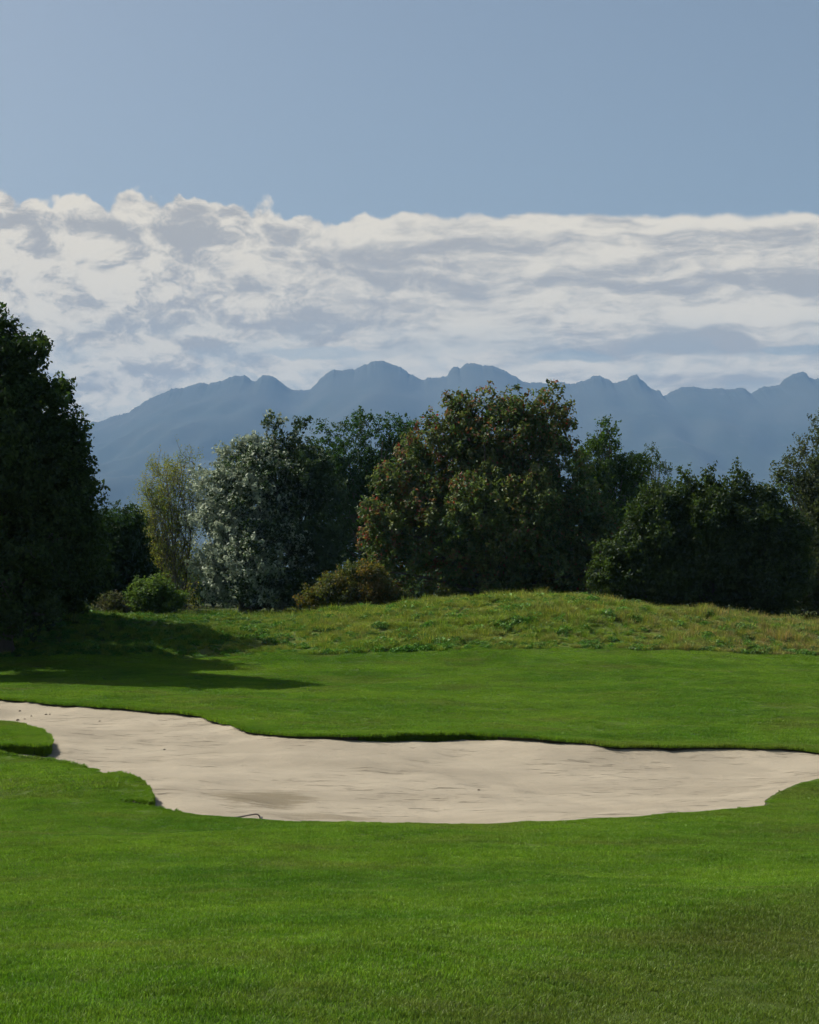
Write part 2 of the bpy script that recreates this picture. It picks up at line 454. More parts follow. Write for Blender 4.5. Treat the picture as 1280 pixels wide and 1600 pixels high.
# damp patch
px0, py0 = unproj(415, 1226)
dv = n.add('ShaderNodeVectorMath', operation='SUBTRACT', ins={0: pos, 1: (px0, py0, 0)})
dvs = n.vscale(dv, (1 / 1.25, 1 / 1.45, 0))
ln = n.add('ShaderNodeVectorMath', operation='LENGTH', ins={0: dvs})
dn = n.noise(n.vscale(pos, (0.7, 2.2, 1)), 1.6, 5, 0.7)
damp = n.map(n.math('ADD', ln.outputs['Value'], n.math('MULTIPLY', n.math('SUBTRACT', dn, 0.5), 2.2)), 1.1, 0.45)
px1, py1 = unproj(520, 1252)
dv1 = n.add('ShaderNodeVectorMath', operation='SUBTRACT', ins={0: pos, 1: (px1, py1, 0)})
ln1 = n.add('ShaderNodeVectorMath', operation='LENGTH', ins={0: n.vscale(dv1, (1 / 1.6, 1 / 0.7, 0))})
damp1 = n.map(n.math('ADD', ln1.outputs['Value'], n.math('MULTIPLY', n.math('SUBTRACT', dn, 0.5), 3.0)), 0.9, 0.4)
damp = n.math('MAXIMUM', damp, n.math('MULTIPLY', damp1, 0.6))
c = n.mix(n.math('MULTIPLY', damp, 0.8), c, (0.150, 0.125, 0.080))
hgt = n.math('ADD', n.math('MULTIPLY', streak, -0.6), n.math('ADD', n.math('MULTIPLY', f, 0.5), n.math('MULTIPLY', rk.outputs['Fac'], 0.12)))
hgt = n.math('ADD', hgt, n.math('MULTIPLY', n.noise(n.vscale(rotv, (1, 3, 1)), 3.0, 4, 0.6), 0.9))
bm = n.add('ShaderNodeBump', ins={'Height': hgt, 'Strength': 0.9, 'Distance': 0.05})
p = n.add('ShaderNodeBsdfPrincipled', ins={'Base Color': c, 'Roughness': 0.95, 'Normal': bm})
p.inputs['Specular IOR Level'].default_value = 0.2
out(n, p); MSAND = m

m, n = new_mat('soil_edge')
g = n.add('ShaderNodeNewGeometry')
f = n.noise(g.outputs['Position'], 14, 5, 0.7)
c = n.mix(f, (0.014, 0.012, 0.006), (0.045, 0.042, 0.018))
bm = n.add('ShaderNodeBump', ins={'Height': f, 'Strength': 1.0, 'Distance': 0.05})
out(n, n.add('ShaderNodeBsdfPrincipled', ins={'Base Color': c, 'Roughness': 1.0, 'Normal': bm})); MSOIL = m

m, n = new_mat('mountain')
g = n.add('ShaderNodeNewGeometry')
f = n.noise(g.outputs['Position'], 0.0016, 8, 0.6)
s = n.add('ShaderNodeSeparateXYZ', ins={0: g.outputs['Position']})
hi = n.map(n.math('ADD', s.outputs[2], n.math('MULTIPLY', n.math('SUBTRACT', f, 0.5), 1400)), 500, 1000)
c = n.mix(hi, (0.012, 0.022, 0.012), (0.035, 0.040, 0.028))
f2 = n.noise(n.vscale(g.outputs['Position'], (1, 1, 0.25)), 0.004, 6, 0.65)
c = n.mix(n.map(f2, 0.62, 0.72, 0, 0.6), c, (0.10, 0.095, 0.08))
out(n, n.add('ShaderNodeBsdfPrincipled', ins={'Base Color': c, 'Roughness': 1.0})); MMOUNT = m

# ------------------------------------------------------------------ the ground sheet with the bunker cut out
def spread(lo, hi, step, far_lo, far_hi, r=1.32):
    a = list(np.arange(lo, hi + 1e-6, step)); s = step; v = hi
    while v < far_hi: s *= r; v += s; a.append(min(v, far_hi))
    s = step; v = lo; b = []
    while v > far_lo: s *= r; v -= s; b.append(max(v, far_lo))
    return np.array(b[::-1] + a)
gx = spread(-46, 46, 0.5, -12500, 12500); gy = spread(2, 100, 0.45, -900, 10800)
XX, YY = np.meshgrid(gx, gy)
XX = XX.ravel(); YY = YY.ravel()
ins = inside(XX, YY)
D, _ = near_dist(np.where(np.abs(XX) < 60, XX, 1e3), YY)
keep = (~ins) & (D > 0.13)
gp = np.stack([XX[keep], YY[keep]], 1)
# extra rows of points near the outline so that the rim is smooth
ring = poly - nrm * 0.0
allp = np.vstack([poly, gp])
edges = [(i, (i + 1) % NP_) for i in range(NP_)]
res = delaunay_2d_cdt([Vector(p) for p in allp], edges, [], 0, 1e-5)
vo = np.array([(v.x, v.y) for v in res[0]]); tri = np.array([f for f in res[2] if len(f) == 3])
cen = vo[tri].mean(1)
cin = inside(cen[:, 0], cen[:, 1])
tri_l = tri[~cin]
used = np.unique(tri_l); remap = -np.ones(len(vo), int); remap[used] = np.arange(len(used))
vl = vo[used]
zl = G(vl[:, 0], vl[:, 1])
colr = np.zeros((len(vl), 3))
def rough_edge(x): return 70.6 + 0.25 * np.sin(x * 0.9) + 0.2 * np.sin(x * 2.3 + 1)
colr[:, 0] = sst(vl[:, 1], rough_edge(vl[:, 0]) - 0.2, rough_edge(vl[:, 0]) + 0.3)
colr[:, 1] = sst(np.hypot(vl[:, 0], vl[:, 1]), 110, 160)
ground = mesh_obj('ground', np.column_stack([vl, zl]), remap[tri_l], MTURF, smooth=True, col=colr)
tag(ground, kind='structure', label='mown green fairway and rough bank running back to the tree line')

# turf rim: the cut face between lawn and sand
zt = G(poly[:, 0], poly[:, 1])
inward = nrm.copy()
tst = inside(poly[:, 0] + nrm[:, 0] * 0.03, poly[:, 1] + nrm[:, 1] * 0.03)
if tst.mean() < 0.5: inward = -nrm
ub = inward * 0.02
V = np.vstack([np.column_stack([poly, zt]),
               np.column_stack([poly + inward * (0.035 + 0.012 * np.sin(sarc * 9))[:, None], zt - 0.025]),
               np.column_stack([poly + inward * 0.004, zt - lip * 0.75 - 0.01]),
               np.column_stack([poly - inward * 0.01, zt - lip - 0.16])])
i0 = np.arange(NP_); i1 = (i0 + 1) % NP_
Fq = np.vstack([np.column_stack([i0 + r * NP_, i1 + r * NP_, i1 + (r + 1) * NP_, i0 + (r + 1) * NP_]) for r in range(3)])
rim = mesh_obj('turf_rim', V, Fq, MSOIL)
tag(rim, kind='structure', label='dark cut turf edge all round the sand bunker')

# sand
xs = np.arange(poly[:, 0].min(), poly[:, 0].max(), 0.24); ys = np.arange(poly[:, 1].min(), poly[:, 1].max(), 0.24)
SX, SY = np.meshgrid(xs, ys); SX = SX.ravel(); SY = SY.ravel()
mi = inside(SX, SY); SX = SX[mi]; SY = SY[mi]
Ds, _ = near_dist(SX, SY); kk = Ds > 0.09; SX = SX[kk]; SY = SY[kk]
res = delaunay_2d_cdt([Vector(p) for p in np.vstack([poly, np.stack([SX, SY], 1)])], edges, [], 0, 1e-5)
vs = np.array([(v.x, v.y) for v in res[0]]); tri = np.array([f for f in res[2] if len(f) == 3])
cen = vs[tri].mean(1); tri = tri[inside(cen[:, 0], cen[:, 1])]
sand = mesh_obj('bunker_sand', np.column_stack([vs, sand_z(vs[:, 0], vs[:, 1])]), tri, MSAND, smooth=True)
tag(sand, kind='structure', label='pale raked sand filling the long bunker')

# ------------------------------------------------------------------ grass
def blade_patch(size, n, h, w, seed, lean=0.5, colvar=0.35, round_=False, tone=None):
    r = np.random.RandomState(seed)
    p = r.uniform(-size / 2, size / 2, (n, 2))
    if round_:
        rad = size / 2 * np.sqrt(r.uniform(0, 1, n)); th = r.uniform(0, 6.283, n)
        p = np.stack([rad * np.cos(th), rad * np.sin(th)], 1)
    th = r.uniform(0, 6.283, n); hh = h * r.uniform(0.55, 1.25, n); ww = w * r.uniform(0.7, 1.3, n)
    dirx, diry = np.cos(th), np.sin(th)
    la = r.uniform(0, 6.283, n); lm = hh * lean * r.uniform(0.2, 1.0, n)
    lx, ly = np.cos(la) * lm, np.sin(la) * lm
    if round_:
        lx += p[:, 0] / (size / 2) * hh * 0.35; ly += p[:, 1] / (size / 2) * hh * 0.35
    b0 = np.column_stack([p[:, 0] - dirx * ww / 2, p[:, 1] - diry * ww / 2, np.full(n, -0.01)])
    b1 = np.column_stack([p[:, 0] + dirx * ww / 2, p[:, 1] + diry * ww / 2, np.full(n, -0.01)])
    m0 = np.column_stack([p[:, 0] - dirx * ww * 0.4 + lx * 0.35, p[:, 1] - diry * ww * 0.4 + ly * 0.35, hh * 0.6])
    m1 = np.column_stack([p[:, 0] + dirx * ww * 0.4 + lx * 0.35, p[:, 1] + diry * ww * 0.4 + ly * 0.35, hh * 0.6])
    t = np.column_stack([p[:, 0] + lx, p[:, 1] + ly, hh])
    V = np.stack([b0, b1, m1, m0, t], 1).reshape(-1, 3)
    o = np.arange(n)[:, None] * 5
    Ft = np.vstack([o + np.array([[0, 1, 2]]), o + np.array([[0, 2, 3]]), o + np.array([[3, 2, 4]])])
    c = 1 + colvar * r.uniform(-1, 1, n)
    cc = np.column_stack([c * (1 + 0.12 * r.uniform(-1, 1, n)), c, c])
    if tone is not None:
        sel = r.uniform(0, 1, n) < tone[0]; cc[sel] *= np.array(tone[1])
    return V, Ft, np.repeat(cc, 5, 0)

def instancer(name, points, rot, scl, idx, protos, label):
    me = bpy.data.meshes.new(name)
    me.vertices.add(len(points)); me.vertices.foreach_set('co', np.asarray(points, np.float32).ravel())
    a = me.attributes.new('rot', 'FLOAT_VECTOR', 'POINT'); a.data.foreach_set('vector', np.asarray(rot, np.float32).ravel())
    a = me.attributes.new('scl', 'FLOAT', 'POINT'); a.data.foreach_set('value', np.asarray(scl, np.float32))
    a = me.attributes.new('idx', 'INT', 'POINT'); a.data.foreach_set('value', np.asarray(idx, np.int32))
    o = bpy.data.objects.new(name, me); C.objects.link(o)
    t = bpy.data.node_groups.new(name, 'GeometryNodeTree')
    t.interface.new_socket('Geometry', in_out='INPUT', socket_type='NodeSocketGeometry')
    t.interface.new_socket('Geometry', in_out='OUTPUT', socket_type='NodeSocketGeometry')
    N = t.nodes; L = t.links
    gi = N.new('NodeGroupInput'); go = N.new('NodeGroupOutput')
    jn = N.new('GeometryNodeJoinGeometry')
    for q in reversed(protos):
        oi = N.new('GeometryNodeObjectInfo'); oi.inputs['Object'].default_value = q
        oi.inputs['As Instance'].default_value = True
        L.new(oi.outputs['Geometry'], jn.inputs[0])
    ip = N.new('GeometryNodeInstanceOnPoints'); ip.inputs['Pick Instance'].default_value = True
    def na(nm, ty):
        q = N.new('GeometryNodeInputNamedAttribute'); q.data_type = ty; q.inputs[0].default_value = nm
        return [s for s in q.outputs if s.enabled and s.name == 'Attribute'][0]
    L.new(gi.outputs[0], ip.inputs['Points']); L.new(jn.outputs[0], ip.inputs['Instance'])
    L.new(na('idx', 'INT'), ip.inputs['Instance Index'])
    er = N.new('FunctionNodeEulerToRotation'); L.new(na('rot', 'FLOAT_VECTOR'), er.inputs[0])
    L.new(er.outputs[0], ip.inputs['Rotation'])
    L.new(na('scl', 'FLOAT'), ip.inputs['Scale'])
    L.new(ip.outputs[0], go.inputs[0])
    md = o.modifiers.new('instances', 'NODES'); md.node_group = t
    tag(o, label, kind='stuff')
    return o

def slope_rot(x, y, spin, amt=1.0):
    e = 0.15
    gxn = (G(x + e, y) - G(x - e, y)) / (2 * e); gyn = (G(x, y + e) - G(x, y - e)) / (2 * e)
    # rotation: spin about local z, then tilt to the slope (small angles)
    M = []
    cz, sz = np.cos(spin), np.sin(spin)
    # tilt matrix columns approx; convert to euler XYZ
    nx, ny = -gxn * amt, -gyn * amt; nz = np.ones_like(nx); l = np.sqrt(nx**2 + ny**2 + 1); nx, ny, nz = nx/l, ny/l, nz/l
    X = np.stack([cz, sz, np.zeros_like(cz)], 1); N_ = np.stack([nx, ny, nz], 1)
    X = X - (X * N_).sum(1)[:, None] * N_; X /= np.linalg.norm(X, axis=1)[:, None]
    Y = np.cross(N_, X)
    # R = [X Y N]; euler XYZ (R = Rz Ry Rx)
    ry = -np.arcsin(np.clip(X[:, 2], -1, 1)); rx = np.arctan2(Y[:, 2], N_[:, 2]); rz = np.arctan2(X[:, 1], X[:, 0])
    return np.stack([rx, ry, rz], 1)

def proto(name, data, mat, at, label):
    V, Ft, cc = data
    o = mesh_obj(name, V, Ft, mat, col=cc)
    x, y = at
    o.location = (x, y, float(G(x, y)))
    tag(o, label, kind='stuff')
    return o

def cone_points(y0, y1, dens, seed, margin=3.0, k=0.30):
    """random points on the ground in front of the camera between two distances"""
    r = np.random.RandomState(seed)
    A = (y1 - y0) * 2 * (margin + k * (y0 + y1) / 2)
    n = int(A * dens)
    y = r.uniform(y0, y1, n * 2); x = r.uniform(-1, 1, n * 2) * (margin + k * y1)
    m = np.abs(x) < margin + k * y
    x, y = x[m][:n], y[m][:n]
    return x, y, r

# near lawn: dense fine patches
pn = [proto('lawn_grass', blade_patch(0.55, 1600, 0.026, 0.0046, 40 + i, 1.3, 0.45), MLAWN, (-1.0 + i * 0.9, 14.0 + i), 'short mown grass of the near slope') for i in range(3)]
def lawn(name, y0, y1, size, protos, seed, edge, dens_k=1.25, scl=(0.9, 1.1), label='', k=0.3, sink=0.0):
    r = np.random.RandomState(seed)
    st = size / math.sqrt(dens_k)
    X_, Y_ = np.meshgrid(np.arange(-(3 + k * y1), 3 + k * y1, st), np.arange(y0, y1, st))
    x = X_.ravel() + r.uniform(-0.12, 0.12, X_.size) * st; y = Y_.ravel() + r.uniform(-0.12, 0.12, X_.size) * st
    m_ = np.abs(x) < 3 + k * y; x, y = x[m_], y[m_]
    D, _ = near_dist(x, y); ok = (~inside(x, y)) & (D > edge)
    ok &= y < rough_edge(x) + 0.3
    x, y = x[ok], y[ok]
    spin = r.uniform(0, 6.283, len(x))
    return instancer(name, np.column_stack([x, y, G(x, y) - sink]), slope_rot(x, y, spin), r.uniform(*scl, len(x)), r.randint(0, len(protos), len(x)), protos, label)
lawn('lawn_grass', 7.5, 33, 0.55, pn, 5, 0.33, 1.6, label='short mown grass on the near slope below the camera')
# middle and far lawn: coarser patches
pf = [proto('fairway_grass', blade_patch(1.0, 1700, 0.030, 0.013, 60 + i, 1.4, 0.42), MLAWN, (2.0 + i * 1.3, 52.0 + i), 'short mown grass of the fairway') for i in range(3)]
lawn('fairway_grass', 33, 71.5, 1.0, pf, 6, 0.55, 1.6, label='short mown grass on the fairway beyond the bunker')
# tufts that fill in to the rim
pt = [proto('edge_grass', blade_patch(0.16, 110, 0.045, 0.006, 80 + i, 0.9, 0.45, round_=True), MLAWN, (-2 + i * 0.4, 27.2), 'grass at the rim of the bunker') for i in range(3)]
r_ = np.random.RandomState(9)
ne = 46000
ii = r_.randint(0, NP_, ne); off = r_.uniform(-0.02, 0.75, ne)
tt = r_.uniform(0, 1, ne)
base_p = poly[ii] + (poly[(ii + 1) % NP_] - poly[ii]) * tt[:, None] - inward[ii] * off[:, None]
far_m = base_p[:, 1] < 62
bad = inside(base_p[:, 0] , base_p[:, 1]) & (off > 0.03)
sel = far_m & ~bad & ~((base_p[:, 1] < 37) & (off < 0.10) & (lip[ii] < 0.1)) & (np.abs(base_p[:, 0]) < 3 + 0.32 * base_p[:, 1])
ep = base_p[sel]; offs = off[sel]
spin = r_.uniform(0, 6.283, len(ep))
esc = np.where(ep[:, 1] > 40, 1.30, 0.48) * r_.uniform(0.7, 1.3, len(ep)) * np.where(offs < 0.12, 1.0, 0.85)
instancer('edge_grass', np.column_stack([ep, G(ep[:, 0], ep[:, 1]) - 0.005]), slope_rot(ep[:, 0], ep[:, 1], spin), esc, r_.randint(0, 3, len(ep)), pt, 'ragged grass hanging over the rim of the bunker')

nh = 9000
ih = r_.choice(NP_, nh, p=np.where(lip > 0.115, lip ** 2, 0) / np.where(lip > 0.115, lip ** 2, 0).sum()); fh = r_.uniform(0.05, 0.75, nh)
hp = poly[ih] + inward[ih] * 0.01
azh = np.arctan2(inward[ih, 1], inward[ih, 0])
hz_ = G(poly[ih, 0], poly[ih, 1]) - fh * lip[ih]
rot_h = np.stack([np.zeros(nh), np.full(nh, 1.45) + r_.uniform(-0.35, 0.45, nh), azh + r_.uniform(-0.5, 0.5, nh)], 1)
mh = hp[:, 1] < 62
instancer('rim_grass', np.column_stack([hp, hz_])[mh], rot_h[mh], r_.uniform(0.7, 1.3, mh.sum()) * np.where(hp[mh, 1] < 37, 0.62, 1.0), r_.randint(0, 3, mh.sum()), pt, 'shaggy grass hanging down the cut faces of the bunker')

# rough bank: tall uneven grass, seed stems and low broad-leaved weeds
dry_tone = (0.22, (1.7, 1.25, 1.3))
pr = [proto('meadow_grass', blade_patch(0.55, 190, 0.21, 0.017, 100 + i, 1.0, 0.50, round_=True, tone=dry_tone), MROUGH, (3 + i * 0.7, 76.0), 'long grass of the rough bank') for i in range(3)]
pr += [proto('meadow_grass', blade_patch(0.45, 90, 0.36, 0.014, 110, 0.5, 0.5, round_=True, tone=(0.5, (1.9, 1.3, 1.4))), MROUGH, (6, 77.0), 'long grass of the rough bank gone to seed')]
def weed_clump(seed, n=150, rad=0.35, h=0.28, s=0.055):
    r = np.random.RandomState(seed)
    th = r.uniform(0, 6.283, n); q = np.sqrt(r.uniform(0, 1, n))
    cx, cy_ = rad * q * np.cos(th), rad * q * np.sin(th); cz = h * (1 - q ** 2 * 0.8) * r.uniform(0.4, 1.0, n)
    ctr = np.column_stack([cx, cy_, cz])
    nn = r.normal(0, 1, (n, 3)); nn[:, 2] = np.abs(nn[:, 2]) + 0.6; nn /= np.linalg.norm(nn, axis=1)[:, None]
    u = np.cross(nn, r.normal(0, 1, (n, 3))); u /= np.linalg.norm(u, axis=1)[:, None]; v = np.cross(nn, u)
    ss = s * r.uniform(0.6, 1.3, n)[:, None]
    V = np.stack([ctr - u * ss, ctr - v * ss * 0.55, ctr + u * ss, ctr + v * ss * 0.55], 1).reshape(-1, 3)
    o = np.arange(n)[:, None] * 4
    Fq = np.vstack([o + np.array([[0, 1, 2]]), o + np.array([[0, 2, 3]])])
    c = 1 + 0.4 * r.uniform(-1, 1, n)
    return V, Fq, np.repeat(np.column_stack([c * 0.42, c * 0.70, c * 0.6]), 4, 0)
pr += [proto('meadow_weed', weed_clump(120 + i), MROUGH, (-6 + i * 0.6, 73.5), 'low broad leaved weeds in the rough') for i in range(2)]
x, y, r = cone_points(70.5, 92, 13.0, 31, margin=5, k=0.27)
re_ = rough_edge(x)
ok = y > re_ - 0.1; x, y = x[ok], y[ok]
patchn = Waves(44, 8, 7, 1.4, 0.8)(x, y)
idx = r.choice([0, 1, 2], len(x))
pd = 0.10 + 0.10 * (patchn > 0.6) + 0.16 * sst(x, 4, 16)
idx = np.where(r.uniform(0, 1, len(x)) < pd, 3, idx)
edgew = (y < rough_edge(x) + 0.9)
pw = np.where(edgew, 0.5, 0.16 + 0.25 * sst(-x, 2, 12) + 0.12 * (patchn < -0.8))
idx = np.where(r.uniform(0, 1, len(x)) < pw, r.choice([4, 5], len(x)), idx)
sc = r.uniform(0.55, 1.15, len(x)) * (1 + 0.22 * np.clip(patchn, -1.5, 1.5))
sc *= np.where(x < -4, 0.75, 1.0) * np.where(edgew, 0.75, 1.0)
spin = r.uniform(0, 6.283, len(x))
instancer('meadow_grass', np.column_stack([x, y, G(x, y) - 0.02]), slope_rot(x, y, spin, 0.5), sc, idx, pr, 'tall uneven rough grass covering the bank before the trees')
x, y, r = cone_points(92, 118, 4.0, 32, margin=5, k=0.27)
spin = r.uniform(0, 6.283, len(x))
instancer('undergrowth', np.column_stack([x, y, G(x, y) - 0.02]), slope_rot(x, y, spin, 0.5), r.uniform(0.8, 2.0, len(x)), r.choice([0, 1, 3, 4, 5], len(x)), pr, 'grass and weeds growing under the trees')

# ------------------------------------------------------------------ trees
def tube(path, radii, sides=6):
    path = np.asarray(path, float); n = len(path)
    d = np.gradient(path, axis=0); d /= np.linalg.norm(d, axis=1)[:, None] + 1e-9
    ref = np.array([0.3, 1.0, 0.2]); u = np.cross(d, ref); u /= np.linalg.norm(u, axis=1)[:, None] + 1e-9
    v = np.cross(d, u)
    a = np.arange(sides) / sides * 2 * np.pi
    ringv = path[:, None, :] + (u[:, None, :] * np.cos(a)[None, :, None] + v[:, None, :] * np.sin(a)[None, :, None]) * np.asarray(radii)[:, None, None]
    V = ringv.reshape(-1, 3); f = []
    for i in range(n - 1):
        for j in range(sides):
            k = (j + 1) % sides
            f.append((i * sides + j, i * sides + k, (i + 1) * sides + k, (i + 1) * sides + j))
    return V, np.array(f)

class Bag:
    def __init__(s): s.v = []; s.f = []; s.n = 0
    def add(s, V, Fq):
        s.v.append(V); s.f.append(Fq + s.n); s.n += len(V)
    def build(s, name, mat, parent=None, smooth=True):
        return mesh_obj(name, np.vstack(s.v), np.vstack(s.f), mat, parent, smooth)

def unit(a): return a / (np.linalg.norm(a, axis=-1, keepdims=True) + 1e-9)

def make_tree(name, label, cat, group, dist, base_px, lobes, leaf_mat_, bark, leaves, leaf=0.10, cols=((0.05, 0.09, 0.02),),
              seed=1, clumps=26, shoot=0.9, up=0.5, interior=0.25, trunk_r=0.22, aspect=0.6, stems=1, colfn=None, twigs=0.15,
              depth=1.0, clump_r=(0.24, 0.40), flutter=1.0, spread_=0.16, stem_top=0.75, lean=0.0):
    """lobes: (px, py, rx, ry[, weight]) in photo pixels at the tree's distance; each gets its true size and depth"""
    r = np.random.RandomState(seed)
    leaves = int(leaves * 1.85); leaf = leaf * 1.22
    s = dist / F
    bx = (base_px - 640) * s
    bz = float(G(bx, dist))
    root = bpy.data.objects.new(name, None); C.objects.link(root)
    root.location = (bx, dist, bz); root.empty_display_size = 0.5
    tag(root, label, cat, group)
    L = []
    for lb in lobes:
        px, py, rx, ry = lb[:4]; w = lb[4] if len(lb) > 4 else 1.0
        cx = (px - 640) * s - bx; cz = (HOR - py) * s - bz
        rxx, rzz = rx * s, ry * s
        ryy = depth * (rxx * 0.75 + min(rxx, rzz) * 0.25)
        yo = r.uniform(-0.25, 0.25) * ryy
        L.append((np.array([cx, yo, cz]), np.array([rxx, ryy, rzz]), w))
    vol = np.array([l[1].prod() ** (2 / 3) * l[2] for l in L]); vol /= vol.sum()
    # clumps on the lobes
    CL = []
    for (c, rad, w), vf in zip(L, vol):
        nc = max(5, int(clumps * len(L) * vf))
        d = unit(r.normal(0, 1, (nc, 3)))
        q = r.uniform(0.50, 0.82, nc) ** 1.0
        ctr = c + d * rad * q[:, None]
        cr = rad.min() * r.uniform(*clump_r, nc)
        for a_, b_, dd in zip(ctr, cr, d): CL.append((a_, b_, dd, rad.min()))
        CL.append((c, rad.min() * 0.7, np.array([0, 0, 1.0]), rad.min()))
    cc = np.array([q[0] for q in CL]); cr = np.array([q[1] for q in CL]); cd = np.array([q[2] for q in CL])
    okc = cc[:, 2] > 0.1
    cc, cr, cd = cc[okc], cr[okc], cd[okc]
    wts = cr ** 1.8; wts /= wts.sum()
    per = 20
    nt = max(10, int(leaves / per))
    ci = r.choice(len(cc), nt, p=wts)
    d = unit(r.normal(0, 1, (nt, 3)) + cd[ci] * 0.55 + np.array([0, 0, 0.25]))
    deep = r.uniform(0, 1, nt) < interior
    q = np.where(deep, r.uniform(0.1, 0.7, nt), r.uniform(0.75, 1.08, nt))
    tc = cc[ci] + d * (cr[ci] * q)[:, None]
    ax = unit(d * 0.7 + cd[ci] * 0.3 + np.array([0, 0, up]) + r.normal(0, 0.3, (nt, 3)))
    tl = shoot * r.uniform(0.4, 1.3, nt) * 0.6
    tl = np.where(deep, tl * 0.5, tl)
    ti = np.repeat(np.arange(nt), per)
    n = len(ti)
    t = r.uniform(0, 1, n)
    pos = tc[ti] + ax[ti] * (tl[ti] * t)[:, None] + r.normal(0, spread_, (n, 3)) * (1.15 - 0.75 * t)[:, None]
    keepz = pos[:, 2] > 0.03
    pos = pos[keepz]; ti = ti[keepz]; t = t[keepz]; n = len(ti)
    tn = unit(r.normal(0, 0.8, (nt, 3)) + np.array([0, 0, 0.5]) + d * 0.5)
    nn = unit(tn[ti] * 0.85 + r.normal(0, 0.55, (n, 3)) * flutter)
    u = unit(np.cross(nn, r.normal(0, 1, (n, 3)))); v = np.cross(nn, u)
    ls = leaf * r.uniform(0.6, 1.35, n)[:, None]
    fold = nn * ls * 0.18
    V = np.stack([pos - u * ls * 0.5, pos - v * ls * 0.5 * aspect + fold, pos + u * ls * 0.55, pos + v * ls * 0.5 * aspect + fold], 1).reshape(-1, 3)
    o = np.arange(n)[:, None] * 4
    Ft = np.vstack([o + np.array([[0, 1, 2]]), o + np.array([[0, 2, 3]])])
    palette = np.array(cols)
    ck = r.randint(0, len(palette), len(cc))
    lk = r.randint(0, len(palette), n)
    colr = np.where((r.uniform(0, 1, n) < 0.65)[:, None], palette[ck[ci[ti]]], palette[lk])
    colr = colr * 0.78 * (1 + 0.30 * r.uniform(-1, 1, n))[:, None]
    if colfn is not None: colr = colfn(colr, pos, cc[ci[ti]], t, r, s, bx, bz)
    crown = mesh_obj('crown', V, Ft, leaf_mat_, root, col=np.repeat(colr, 4, 0))
    # wood
    bag = Bag()
    zmax = max(l[0][2] + l[1][2] for l in L)
    cxm = np.average([l[0][0] for l in L], weights=vol)
    limbs_from = []
    for k_ in range(stems):
        a0 = k_ / stems * 6.283 + r.uniform(0, 1)
        off = 0.0 if stems == 1 else trunk_r * 2.2
        tipx = cxm + (0 if stems == 1 else math.cos(a0) * zmax * 0.14) + lean
        h = zmax * stem_top * (1 if stems == 1 else r.uniform(0.8, 1.0))
        tt_ = np.linspace(0, 1, 12)
        path = np.stack([off * math.cos(a0) + (tipx - off * math.cos(a0)) * tt_ ** 1.3 + 0.05 * zmax * 0.2 * np.sin(tt_ * 5 + r.uniform(0, 6)) * tt_,
                         off * math.sin(a0) + (0 if stems == 1 else math.sin(a0) * zmax * 0.1) * tt_ + 0.05 * zmax * 0.2 * np.sin(tt_ * 4 + r.uniform(0, 6)) * tt_,
                         -0.25 + (h + 0.25) * tt_], 1)
        rad = trunk_r * (1 if stems == 1 else 0.65) * (1 - 0.88 * tt_); rad[0] *= 1.35
        bag.add(*tube(path, rad, 9)); limbs_from.append((path, rad))
    pick = r.choice(len(cc), min(len(cc), 46), replace=False)
    for k_ in pick:
        path, rad = limbs_from[r.randint(0, len(limbs_from))]
        tgt = cc[k_]
        hz = np.clip(tgt[2] * r.uniform(0.35, 0.7), 0.3, path[-1, 2] * 0.97)
        j = int(np.argmin(np.abs(path[:, 2] - hz)))
        p0 = path[j]; r0 = rad[j] * 0.55
        tt_ = np.linspace(0, 1, 7)[:, None]
        mid = (p0 + tgt) / 2 + np.array([0, 0, 0.12 * np.linalg.norm(tgt - p0)])
        pp = (1 - tt_) ** 2 * p0 + 2 * tt_ * (1 - tt_) * mid + tt_ ** 2 * tgt
        pp[1:-1] += r.normal(0, 0.05, (5, 3))
        bag.add(*tube(pp, r0 * (1 - 0.75 * tt_[:, 0]) + 0.008, 5))
    nb = int(nt * twigs); nb = min(nb, 1800)
    for k_ in r.choice(nt, nb, replace=False):
        p0 = cc[ci[k_]]; p1 = tc[k_] + ax[k_] * tl[k_] * 0.95
        pm = tc[k_]
        bag.add(*tube(np.array([p0, pm, p1]), [0.022, 0.014, 0.006], 3))
    bag.build('trunk', bark, root)
    return root

BK = bark_mat('bark_grey', (0.10, 0.085, 0.065)); BKD = bark_mat('bark_dark', (0.05, 0.042, 0.033)); BKP = bark_mat('bark_pale', (0.20, 0.175, 0.13))
ML_dark = leaf_mat('leaf_dark', trans=0.40, gloss=0.015)
ML_green = leaf_mat('leaf_green', trans=0.48, gloss=0.015)
ML_silver = leaf_mat('leaf_silver', trans=0.25, gloss=0.02)
ML_maple = leaf_mat('leaf_maple', trans=0.42, gloss=0.02)
ML_thin = leaf_mat('leaf_thin', trans=0.5, gloss=0.015)

